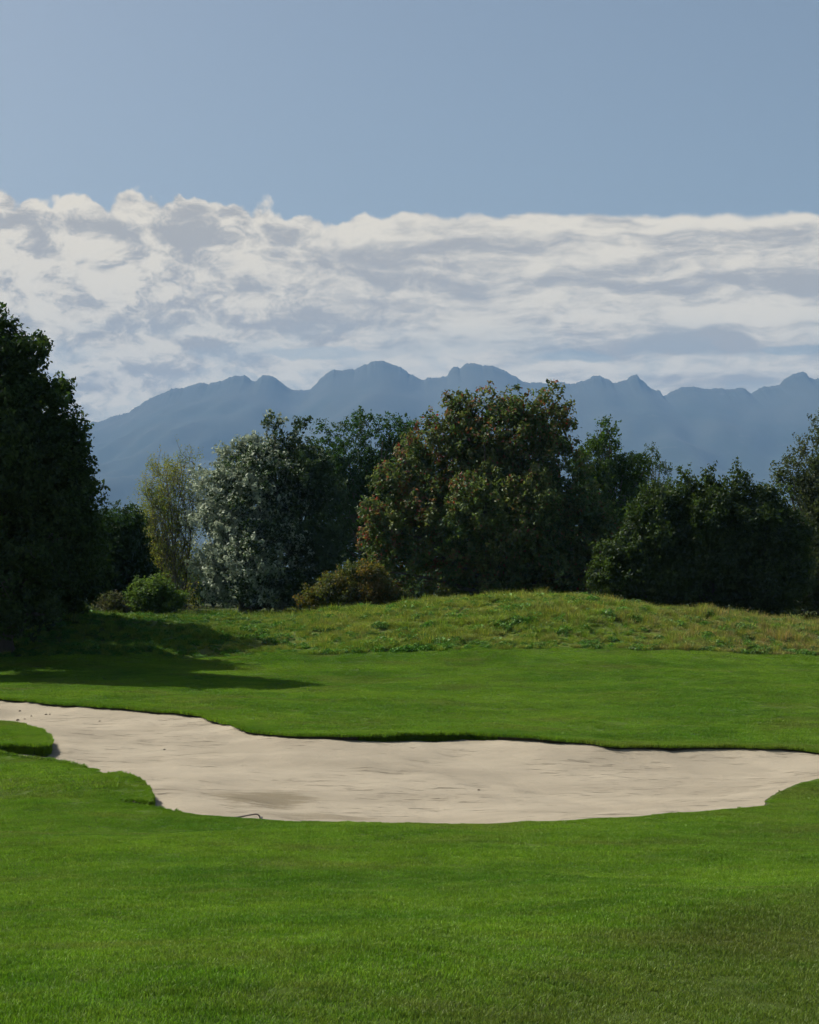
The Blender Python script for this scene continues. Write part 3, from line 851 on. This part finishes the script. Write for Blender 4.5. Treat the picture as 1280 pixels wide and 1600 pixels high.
DG = ((0.030, 0.060, 0.012), (0.040, 0.075, 0.014), (0.050, 0.085, 0.018))
TL = 'trees standing in a row behind the rough bank'
NEAR = 'large dark trees standing at the left of the fairway'
make_tree('hornbeam_tree', 'big dark conical tree at the left edge casting the long shadow on the fairway', 'tree', NEAR, 65, -85,
          [(-30, 512, 60, 58), (0, 565, 76, 70), (-40, 610, 115, 100), (42, 655, 78, 85), (-10, 730, 158, 120), (70, 775, 92, 90), (-10, 840, 170, 100), (70, 865, 95, 75), (-10, 890, 165, 60), (10, 945, 130, 36), (-60, 960, 120, 50)],
          ML_dark, BKD, 86000, 0.138, DG, seed=5, clumps=40, shoot=0.65, up=0.35, interior=0.35, trunk_r=0.36, stems=1, twigs=0.05, stem_top=0.8, depth=0.8)
make_tree('hornbeam_tree', 'dark broad tree just outside the left edge of the view, beside the big conical one', 'tree', NEAR, 84, -160,
          [(-160, 660, 70, 70), (-160, 740, 115, 90), (-165, 840, 130, 100), (-160, 910, 130, 50)],
          ML_dark, BKD, 26000, 0.24, DG, seed=6, clumps=30, shoot=0.8, interior=0.35, trunk_r=0.34, twigs=0.03)
make_tree('hornbeam_tree', 'second dark broad tree outside the left edge of the view, farthest left', 'tree', NEAR, 74, -420,
          [(-420, 620, 90, 70), (-425, 710, 150, 110), (-420, 850, 170, 120)],
          ML_dark, BKD, 20000, 0.26, DG, seed=61, clumps=30, shoot=0.8, interior=0.35, trunk_r=0.38, twigs=0.03)
make_tree('hornbeam_tree', 'dark tree hidden mostly behind the big conical one, its edge low at the right', 'tree', NEAR, 78, 30,
          [(40, 640, 70, 60), (30, 740, 110, 80), (70, 800, 92, 70), (30, 850, 130, 80), (90, 890, 80, 60), (0, 900, 150, 50)],
          ML_dark, BKD, 36000, 0.20, DG, seed=62, clumps=30, shoot=0.8, interior=0.35, trunk_r=0.34, twigs=0.03)
make_tree('hornbeam_tree', 'dark tree added behind the big conical one to fill its shadow, almost wholly covered', 'tree', NEAR, 71.5, 10,
          [(0, 650, 66, 55), (0, 740, 110, 85), (60, 800, 80, 72), (0, 850, 140, 90), (60, 900, 80, 62), (-30, 930, 140, 60), (20, 960, 100, 40), (-110, 860, 120, 110), (92, 855, 72, 85)],
          ML_dark, BKD, 40000, 0.19, DG, seed=63, clumps=30, shoot=0.7, interior=0.35, trunk_r=0.32, twigs=0.03)  # unseen tree added to close the gap in the fairway shadow
make_tree('dark_bush', 'dark rounded small tree between the big dark tree and the thin yellow one', 'tree', TL, 98, 195,
          [(185, 850, 45, 55), (205, 860, 30, 50), (180, 905, 55, 60), (215, 905, 30, 55), (150, 890, 50, 60)],
          ML_dark, BKD, 26000, 0.15, ((0.025, 0.055, 0.012), (0.035, 0.07, 0.016)), seed=7, interior=0.4, trunk_r=0.14, stems=3, twigs=0.04, up=0.7)
make_tree('round_tree', 'distant blue green tree top peeping out behind the dark rounded tree', 'tree', TL, 150, 185,
          [(182, 825, 28, 38), (160, 840, 40, 40), (205, 840, 26, 32), (185, 890, 60, 50)],
          ML_green, BKD, 9000, 0.17, ((0.05, 0.085, 0.035),), seed=71, interior=0.3, trunk_r=0.2, twigs=0.03)
make_tree('willow_bush', 'pale olive bush between the dark rounded tree and the thin yellow tree', 'bush', TL, 118, 228,
          [(222, 812, 18, 20, 0.5), (232, 840, 26, 38), (238, 890, 35, 55)],
          ML_thin, BK, 7000, 0.11, ((0.10, 0.12, 0.03), (0.13, 0.13, 0.035)), seed=72, interior=0.2, trunk_r=0.08, stems=3, twigs=0.15, up=0.9)
make_tree('birch_tree', 'thin half bare birch with sparse yellow leaves left of the silvery tree', 'tree', TL, 112, 279,
          [(287, 730, 22, 26), (256, 752, 30, 32), (304, 765, 16, 45), (240, 795, 22, 40), (275, 800, 38, 45), (248, 815, 24, 45, 2.0), (258, 865, 28, 50, 1.6), (290, 860, 26, 60), (285, 915, 30, 40)],
          ML_thin, BK, 11000, 0.085, ((0.24, 0.28, 0.055), (0.28, 0.28, 0.05), (0.15, 0.21, 0.045)), seed=8, clumps=16, shoot=1.9, up=1.0, interior=0.1,
          trunk_r=0.15, stems=3, twigs=0.6, depth=0.8, clump_r=(0.4, 0.75), spread_=0.20, stem_top=0.92)
make_tree('hazel_bush', 'low light green bush in front of the birch stem', 'bush', 'low bushes before the trees', 92, 245,
          [(240, 928, 20, 18), (255, 936, 22, 16), (222, 940, 18, 20), (268, 948, 16, 15), (245, 952, 34, 14)],
          ML_green, BK, 6000, 0.12, ((0.09, 0.16, 0.03), (0.12, 0.19, 0.04)), seed=9, clumps=8, interior=0.2, trunk_r=0.05, stems=5, twigs=0.15, shoot=1.0, up=0.6)

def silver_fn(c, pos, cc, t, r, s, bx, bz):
    # pale downy leaves weighted left to paint the sunlit flank; greener towards the middle
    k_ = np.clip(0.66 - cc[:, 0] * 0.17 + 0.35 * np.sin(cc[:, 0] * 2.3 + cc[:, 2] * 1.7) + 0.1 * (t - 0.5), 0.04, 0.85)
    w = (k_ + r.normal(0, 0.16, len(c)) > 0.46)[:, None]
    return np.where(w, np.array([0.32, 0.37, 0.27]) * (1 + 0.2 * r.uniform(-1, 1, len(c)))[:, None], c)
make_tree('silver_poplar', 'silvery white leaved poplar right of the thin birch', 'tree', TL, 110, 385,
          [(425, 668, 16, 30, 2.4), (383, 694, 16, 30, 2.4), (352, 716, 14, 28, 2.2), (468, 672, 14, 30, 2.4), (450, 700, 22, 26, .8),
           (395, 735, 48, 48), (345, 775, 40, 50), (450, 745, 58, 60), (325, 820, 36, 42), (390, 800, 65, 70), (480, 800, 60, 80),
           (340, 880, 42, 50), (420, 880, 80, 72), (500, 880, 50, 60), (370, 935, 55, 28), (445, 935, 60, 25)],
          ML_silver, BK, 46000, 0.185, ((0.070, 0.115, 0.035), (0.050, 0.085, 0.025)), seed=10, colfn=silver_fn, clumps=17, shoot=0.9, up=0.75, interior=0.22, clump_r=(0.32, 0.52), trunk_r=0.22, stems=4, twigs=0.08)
make_tree('oak_tree', 'dark green oak crown between the silvery poplar and the reddish tree', 'tree', TL, 128, 580,
          [(505, 690, 26, 32), (560, 668, 40, 32), (610, 672, 42, 30), (650, 680, 30, 28), (530, 740, 55, 60), (610, 740, 70, 60), (560, 820, 90, 80), (650, 830, 60, 80)],
          ML_green, BK, 42000, 0.16, ((0.035, 0.080, 0.016), (0.045, 0.095, 0.02)), seed=12, clumps=30, shoot=0.8, up=0.4, interior=0.25, trunk_r=0.4, twigs=0.06)

def maple_fn(c, pos, cc, t, r, s, bx, bz):
    # leaves turn first at the crown's top and on single shoots
    h = pos[:, 2] / 12.0
    key = np.sin(cc[:, 0] * 3.1 + 1) * np.sin(cc[:, 2] * 2.7) * 0.5 + 0.5
    west = sst(-pos[:, 0], -1.0, 3.0)
    p = np.clip(0.03 + 0.25 * np.clip(h - 0.6, 0, 1) + (0.12 + 0.30 * west) * (key > 0.62), 0, 0.6) * (0.4 + 0.9 * t)
    red = r.uniform(0, 1, len(c)) < p
    rc = np.array([0.20, 0.050, 0.038]); bz_ = np.array([0.16, 0.14, 0.05])
    k_ = r.uniform(0, 1, len(c))[:, None]
    c2 = np.where(red[:, None], rc * k_ + bz_ * (1 - k_), c)
    return c2
make_tree('red_maple', 'tallest broad dark tree with reddening leaves in the middle of the row', 'tree', TL, 98, 760,
          [(760, 800, 60, 90, 1.4), (800, 880, 80, 50, 1.3), (705, 668, 38, 50, 1.8), (658, 722, 40, 48, 1.6), (612, 785, 46, 56, 1.5), (588, 905, 48, 40, 1.3), (885, 650, 26, 34, 1.5), (935, 850, 55, 75, 1.2), (725, 640, 36, 36, 1.6), (765, 622, 24, 22, .8), (850, 632, 38, 32), (800, 640, 40, 36), (880, 670, 28, 38), (790, 690, 100, 66), (675, 695, 40, 50), (725, 740, 75, 75),
           (625, 760, 42, 50), (590, 810, 40, 48), (660, 810, 65, 75), (860, 750, 68, 80), (590, 870, 42, 48), (780, 820, 130, 100), (900, 820, 60, 80), (680, 890, 90, 50), (820, 890, 130, 55), (920, 890, 60, 50)],
          ML_maple, BKD, 92000, 0.17, ((0.120, 0.170, 0.045), (0.150, 0.180, 0.052), (0.070, 0.125, 0.030)), seed=13, clumps=40, clump_r=(0.20, 0.34), depth=0.85, shoot=0.85, up=0.6, interior=0.30,
          trunk_r=0.4, stems=3, twigs=0.06, colfn=maple_fn)
make_tree('rowan_bush', 'orange tinted low bush at the foot of the reddish tree', 'bush', 'low bushes before the trees', 91, 555,
          [(566, 903, 34, 20), (540, 912, 30, 20), (590, 920, 28, 22), (515, 928, 32, 20), (560, 935, 50, 20), (492, 940, 26, 14), (604, 936, 28, 14)],
          ML_thin, BKD, 16000, 0.10, ((0.15, 0.14, 0.03), (0.11, 0.13, 0.03), (0.07, 0.10, 0.025), (0.18, 0.13, 0.03)), seed=14, clumps=10, interior=0.25, trunk_r=0.05, stems=5, twigs=0.1, shoot=0.9, up=0.5)
make_tree('oak_tree', 'fresh green oak crown right behind the reddish tree', 'tree', TL, 122, 950,
          [(950, 676, 22, 24), (945, 715, 40, 36), (915, 720, 26, 34), (985, 735, 34, 34), (950, 780, 55, 55), (1000, 790, 30, 48), (950, 860, 70, 70)],
          ML_green, BK, 30000, 0.16, ((0.050, 0.100, 0.016), (0.070, 0.12, 0.02)), seed=15, clumps=30, shoot=0.8, up=0.5, interior=0.25, trunk_r=0.35, twigs=0.06)
make_tree('ash_tree', 'small feathery tree top behind the fresh green oak', 'tree', TL, 150, 1022,
          [(1018, 715, 20, 24), (1034, 740, 22, 26), (1008, 750, 26, 34), (1030, 790, 34, 40), (1020, 860, 50, 60)],
          ML_thin, BK, 10000, 0.15, ((0.055, 0.095, 0.03), (0.07, 0.11, 0.035)), seed=16, clumps=22, shoot=1.1, up=0.7, interior=0.15, trunk_r=0.22, twigs=0.15)
HZ = 'hazel bushes forming the low right part of the row'
hz_c = ((0.050, 0.085, 0.018), (0.065, 0.100, 0.024), (0.040, 0.070, 0.015))
make_tree('hazel_tree', 'bushy dark hazel beside the fresh green oak, first of the low right clump', 'tree', HZ, 86.5, 1015,
          [(1030, 795, 34, 34), (1005, 815, 30, 38), (1015, 870, 46, 60), (1040, 905, 50, 50), (980, 890, 45, 55)],
          ML_green, BKD, 26000, 0.14, hz_c, seed=17, shoot=0.9, up=0.8, interior=0.35, trunk_r=0.12, stems=5, twigs=0.05)
make_tree('hazel_tree', 'widest bushy hazel with upright shoots in the low right clump', 'tree', HZ, 86.5, 1110,
          [(1072, 770, 20, 30), (1108, 765, 18, 34), (1148, 768, 24, 32), (1100, 810, 50, 45), (1145, 815, 40, 45), (1110, 870, 65, 60), (1110, 915, 70, 45)],
          ML_green, BKD, 34000, 0.14, hz_c, seed=18, shoot=1.1, up=1.0, interior=0.35, trunk_r=0.12, stems=6, twigs=0.05)
make_tree('hazel_tree', 'bushy hazel below the tall tree at the right edge', 'tree', HZ, 86.5, 1195,
          [(1190, 785, 20, 26), (1215, 800, 24, 34), (1180, 830, 40, 48), (1220, 860, 45, 60), (1195, 915, 60, 48)],
          ML_green, BKD, 26000, 0.14, hz_c, seed=19, shoot=1.0, up=1.0, interior=0.35, trunk_r=0.12, stems=5, twigs=0.05)
make_tree('alder_tree', 'tall loose grey green tree cut by the right edge of the view', 'tree', TL, 100, 1300,
          [(1282, 672, 16, 30, .8), (1262, 710, 22, 30, .8), (1300, 715, 34, 50), (1240, 755, 26, 34), (1285, 770, 48, 55), (1262, 830, 45, 60), (1320, 840, 70, 90), (1290, 905, 80, 50), (1262, 940, 55, 34)],
          ML_green, BK, 42000, 0.13, ((0.065, 0.095, 0.030), (0.085, 0.110, 0.035)), seed=20, clumps=24, shoot=1.2, up=0.8, interior=0.25, trunk_r=0.25, stems=2, twigs=0.08)
make_tree('alder_tree', 'dark tree standing next beyond the right edge of the view', 'tree', TL, 104, 1470,
          [(1450, 720, 70, 70), (1470, 810, 100, 90), (1460, 890, 110, 70)],
          ML_green, BK, 16000, 0.20, hz_c, seed=22, interior=0.3, trunk_r=0.25, twigs=0.03)
make_tree('sapling', 'small light sapling under the big dark tree, nearer the view', 'sapling', 'saplings under the big dark tree', 79.5, 95,
          [(100, 944, 20, 10), (78, 950, 16, 9), (122, 950, 14, 9)], ML_green, BKD, 900, 0.12, ((0.09, 0.13, 0.03),), seed=24, interior=0.1, trunk_r=0.03, twigs=0.4, shoot=0.4, spread_=0.1)
make_tree('sapling', 'tiny light sapling at the left edge under the big dark tree', 'sapling', 'saplings under the big dark tree', 79.5, 25,
          [(22, 950, 20, 9), (50, 952, 14, 8)], ML_green, BKD, 700, 0.12, ((0.09, 0.13, 0.03),), seed=25, interior=0.1, trunk_r=0.03, twigs=0.4, shoot=0.4, spread_=0.1)
make_tree('sapling', 'low brown green thicket left of the light green bush', 'bush', 'low bushes before the trees', 92, 180,
          [(178, 947, 22, 14), (160, 952, 18, 10), (198, 953, 16, 10)], ML_thin, BKD, 2600, 0.09, ((0.07, 0.09, 0.03), (0.10, 0.10, 0.04)), seed=26, interior=0.15, trunk_r=0.03, twigs=0.4, shoot=0.5, stems=4)

r = np.random.RandomState(90)
nl = 70000
fx = r.uniform(-170, 230, nl); fy = 260 + 60 * r.uniform(0, 1, nl) + 12 * np.sin(fx * 0.05)
nb_ = 34000; fx[:nb_] = r.uniform(-75, 110, nb_); fy[:nb_] = 150 + 14 * r.uniform(0, 1, nb_)
hw = np.where(fy < 200, 3.4, 5.5) + 2.2 * Waves(5, 7, 22, 1.4, 0.8)(fx, fy * 0) + 1.0 * Waves(6, 6, 6, 1.4, 0.8)(fx, fy)
ctr = np.column_stack([fx, fy, G(fx, fy) + np.clip(hw, 2.5, 9) * r.uniform(0, 1, nl) ** 0.6])
nn = unit(r.normal(0, 1, (nl, 3)) + np.array([0, 0, 0.6])); u = unit(np.cross(nn, r.normal(0, 1, (nl, 3)))); v = np.cross(nn, u)
ss = 0.42 * r.uniform(0.5, 1.3, nl)[:, None]
V = np.stack([ctr - u * ss, ctr - v * ss * 0.6, ctr + u * ss, ctr + v * ss * 0.6], 1).reshape(-1, 3)
o_ = np.arange(nl)[:, None] * 4
cw = np.array([0.035, 0.06, 0.02]) * (1 + 0.35 * r.uniform(-1, 1, nl))[:, None]
fw = mesh_obj('far_woods', V, np.vstack([o_ + np.array([[0, 1, 2]]), o_ + np.array([[0, 2, 3]])]), ML_dark, col=np.repeat(cw, 4, 0))
tag(fw, 'dark far woods on the plain seen through gaps in the trees', kind='stuff')

# ------------------------------------------------------------------ mountains
ridge = [(-2600, 640), (-2000, 600), (-1500, 560), (-1000, 600), (-600, 640), (-250, 690), (0, 690), (100, 668), (140, 661), (160, 656), (173, 650), (190, 645), (203, 641), (215, 632), (232, 622), (245, 615), (262, 609), (275, 606), (290, 605), (308, 600), (325, 602), (345, 599), (358, 592), (367, 589), (383, 589), (395, 597), (402, 595), (410, 589), (422, 588), (432, 592), (445, 601), (455, 607), (470, 609), (484, 609), (492, 601), (502, 592), (513, 582), (522, 578), (540, 577.5), (555, 576), (567, 571), (569, 568), (571, 570), (580, 566), (588, 564.5), (596, 565), (610, 572), (625, 577), (633, 581), (642, 588), (655, 594), (662, 595), (670, 592), (690, 591), (698, 590), (704, 580), (708, 576), (716, 576), (719, 579), (726, 573), (735, 570), (745, 571), (755, 573), (765, 575), (780, 579), (790, 582), (800, 589), (812, 594), (830, 595), (850, 597), (870, 598), (900, 598), (915, 594), (930, 590), (938, 590), (946, 595), (952, 594), (958, 599), (966, 597), (980, 593), (984, 588), (990, 586), (996, 588), (1001, 597), (1007, 602), (1016, 612), (1025, 617), (1032, 618), (1036, 625), (1045, 618), (1060, 611), (1068, 607), (1082, 607), (1095, 609), (1110, 610), (1120, 608), (1140, 607), (1160, 606), (1166, 609), (1173, 615), (1180, 611), (1192, 604), (1205, 603), (1220, 600), (1226, 592), (1240, 586), (1252, 582.5), (1260, 585), (1265, 592), (1272, 595), (1290, 596), (1400, 585), (1600, 610), (2000, 570), (2600, 600), (3600, 640)]
MD = 9000.0
rp = np.array([p[0] for p in ridge]); rv = np.array([p[1] for p in ridge])
mx = np.concatenate([np.linspace(-2600, -60, 160), np.linspace(-50, 1330, 700), np.linspace(1345, 3600, 140)])
my = np.concatenate([np.linspace(4600, 8600, 34), np.linspace(8700, 9000, 8), np.linspace(9080, 10600, 16)])
H = (HOR - np.interp(mx, rp, rv)) / F * MD
H += np.interp(mx, [-60, 0, 1280, 1340], [0, 1, 1, 0]) * np.random.RandomState(2).normal(0, 1.6, len(mx))
fr = np.zeros(len(mx)); rr_ = np.random.RandomState(4)
for o_ in (6, 12, 24, 50, 110):
    kx_ = np.linspace(mx[0], mx[-1], int((mx[-1] - mx[0]) / o_)); fr += np.interp(mx, kx_, rr_.normal(0, 0.11 * o_ ** 0.5, len(kx_)))
H += fr * 3.37 * 1.6
Hs = np.convolve(np.pad(H, 20, mode='edge'), np.hanning(41) / np.hanning(41).sum(), 'valid')
Hs = Hs[:len(H)]
MX = (mx - 640) / F * MD
spur = Waves(77, 10, 1500, 1.35, 0.8)
rows = []
for yv in my:
    if yv <= MD:
        t = (MD - yv) / (MD - 4600)
        h0 = H * np.exp(-((MD - yv) / 130.0)) + Hs * (1 - np.exp(-((MD - yv) / 130.0)))
        fall = (1 - t) ** 1.35
        nz = spur(MX * 2.2, np.full_like(MX, yv * 0.8)) * 26 * np.sin(np.pi * min(1, t * 1.02)) 
        z = h0 * fall - 60 * t + nz - 14 * (1 - math.exp(-(MD - yv) / 40.0))
    else:
        t = (yv - MD) / (10600 - MD)
        z = (H * math.exp(-(yv - MD) / 150) + Hs * (1 - math.exp(-(yv - MD) / 150)) - 40 * (1 - math.exp(-(yv - MD) / 100))) * (1 - t * 0.9) + spur(MX, np.full_like(MX, yv)) * 40 * math.sin(math.pi * t)
    rows.append(np.column_stack([MX, np.full_like(MX, yv), z]))
Vm = np.vstack(rows); nxm = len(mx)
I = np.arange(nxm - 1)
Fm = np.vstack([np.column_stack([I + r * nxm, I + 1 + r * nxm, I + 1 + (r + 1) * nxm, I + (r + 1) * nxm]) for r in range(len(my) - 1)])
mo = mesh_obj('mountains', Vm, Fm, MMOUNT, smooth=False)
tag(mo, kind='structure', label='long hazy blue mountain range behind the trees')

# ------------------------------------------------------------------ small things
m, n = new_mat('rake_metal')
g = n.add('ShaderNodeNewGeometry'); f = n.noise(g.outputs['Position'], 40, 4)
c = n.mix(f, (0.10, 0.075, 0.06), (0.30, 0.26, 0.24))
out(n, n.add('ShaderNodeBsdfPrincipled', ins={'Base Color': c, 'Metallic': 0.9, 'Roughness': 0.28})); MRK = m
m, n = new_mat('rake_plastic')
g = n.add('ShaderNodeNewGeometry'); f = n.noise(g.outputs['Position'], 30, 3)
out(n, n.add('ShaderNodeBsdfPrincipled', ins={'Base Color': n.mix(f, (0.03, 0.03, 0.03), (0.06, 0.055, 0.05)), 'Roughness': 0.6})); MRP = m

hx, hy = unproj(404, 1278.5)
RY = hy + 0.45
s_ = RY / F
sz = float(sand_z(np.array([(404 - 640) * s_]), np.array([RY]))[0])
rk = bpy.data.objects.new('bunker_rake', None); C.objects.link(rk)
rk.location = ((404 - 640) * s_, RY, sz)
tag(rk, 'dark bent metal bunker rake showing above the near grass rim', 'rake')
def loc(px, py, dy=0.0): return np.array([(px - 404) * s_, dy, (HOR - py) * s_ - sz])
neck_pts = [loc(330, 1283, -0.05), loc(352, 1279.5, -0.03), loc(380, 1275.6), loc(392, 1273.2), loc(400, 1272.0), loc(403.5, 1272.8), loc(405.8, 1275.2), loc(406.6, 1279)]
end = np.array([loc(406.8, 1279)[0], 0.0, 0.03])
neck_pts.append(end)
pp = []
for a_, b_ in zip(neck_pts[:-1], neck_pts[1:]):
    for q in np.linspace(0, 1, 4)[:-1]: pp.append(a_ + (b_ - a_) * q)
pp.append(neck_pts[-1]); pp = np.array(pp)
for _ in range(2): pp[1:-1] = (pp[:-2] + pp[1:-1] * 2 + pp[2:]) / 4
Vt, Ft_ = tube(pp, np.full(len(pp), 0.0135), 10)
mesh_obj('neck', Vt, Ft_, MRK, rk, True)
hd = Bag()
Vt, Ft_ = tube(np.array([neck_pts[0] + np.array([-1.1, -0.02, -0.0]) * 1.0 + np.array([0, 0, 0.06 - neck_pts[0][2]]), neck_pts[0]]), [0.016, 0.016], 10)
mesh_obj('handle', Vt, Ft_, MRP, rk, True)
def box(c, h):
    c = np.array(c); V = np.array([[sx * h[0], sy * h[1], sz_ * h[2]] for sx in (-1, 1) for sy in (-1, 1) for sz_ in (-1, 1)]) + c
    return V, np.array([[0, 1, 3, 2], [4, 6, 7, 5], [0, 4, 5, 1], [2, 3, 7, 6], [0, 2, 6, 4], [1, 5, 7, 3]])
hd.add(*box((end[0], 0, 0.045), (0.02, 0.28, 0.016)))
for k_ in range(11):
    hd.add(*box((end[0] + 0.005, -0.26 + k_ * 0.052, 0.012), (0.006, 0.008, 0.028)))
hd.build('rake_head', MRP, rk, False)

m, n = new_mat('clod')
g = n.add('ShaderNodeNewGeometry'); f = n.noise(g.outputs['Position'], 50, 4)
out(n, n.add('ShaderNodeBsdfPrincipled', ins={'Base Color': n.mix(f, (0.05, 0.035, 0.025), (0.13, 0.09, 0.06)), 'Roughness': 1.0})); MCL = m
clods = [(28, 1112, 1.2), (31, 1104, .9), (39, 1110, .8), (49, 1106, .8), (72, 1109, 1.0), (78, 1110.5, .7), (117, 1104, 1.5), (149, 1108, .9), (165, 1110, .9), (156, 1117, .9), (1057, 1171.5, 1.0), (748, 1235, .8), (257, 1171, .7)]
for k_, (px_, py_, sc_) in enumerate(clods):
    r2 = np.random.RandomState(300 + k_)
    x0, y0 = unproj(px_, py_)
    for _ in range(4):   # walk to where the line of sight meets the lower sand
        z0 = float(sand_z(np.array([x0]), np.array([y0]))[0])
        y0 = -z0 / ((py_ - HOR) / F); x0 = (px_ - 640) / F * y0
    a_ = np.linspace(0, 6.283, 8)[:-1]
    ringp = lambda rr, z: np.column_stack([np.cos(a_) * rr * r2.uniform(0.7, 1.25, 7), np.sin(a_) * rr * 0.7 * r2.uniform(0.7, 1.25, 7), np.full(7, z) + r2.uniform(-0.003, 0.003, 7)])
    V = np.vstack([ringp(0.045, -0.008), ringp(0.055, 0.008), ringp(0.028, 0.028), [[0, 0, 0.034]]]) * sc_
    fc = []
    for q in range(2):
        for j in range(7): fc.append((q * 7 + j, q * 7 + (j + 1) % 7, (q + 1) * 7 + (j + 1) % 7, (q + 1) * 7 + j))
    for j in range(7): fc.append((14 + j, 14 + (j + 1) % 7, 21))
    o = mesh_obj('soil_clod', V, fc, MCL)
    o.location = (x0, y0, float(sand_z(np.array([x0]), np.array([y0]))[0])); o.rotation_euler = (0, 0, r2.uniform(0, 6))
    own = {6: 'widest dark clod on the sand, close under the left far rim',
           10: 'dark clod on the sand beside the far rim near the right end of the bunker',
           11: 'lone dark clod in the middle of the sand, right of the damp patch',
           12: 'lone dark clod on the sand left of centre, above the grass tongue'}
    tag(o, own.get(k_, 'small dark clod of soil near the far rim at the left end of the sand'), 'clod', 'dark clods on the bunker sand')

# ------------------------------------------------------------------ the air
hv = np.array([[sx, sy, sz_] for sx in (-13000, 13000) for sy in (-1500, 11000) for sz_ in (-75, 1300)], float)
haze = mesh_obj('haze', hv, [(0, 1, 3, 2), (4, 6, 7, 5), (0, 4, 5, 1), (2, 3, 7, 6), (0, 2, 6, 4), (1, 5, 7, 3)])
m, n = new_mat('haze')
vp = n.add('ShaderNodeVolumePrincipled', ins={'Color': (0.235, 0.455, 0.80, 1), 'Density': 0.00009, 'Anisotropy': 0.0})
n.add('ShaderNodeOutputMaterial', ins={'Volume': vp})
haze.data.materials.append(m)
tag(haze, 'thin blue air haze over the whole valley', kind='stuff')
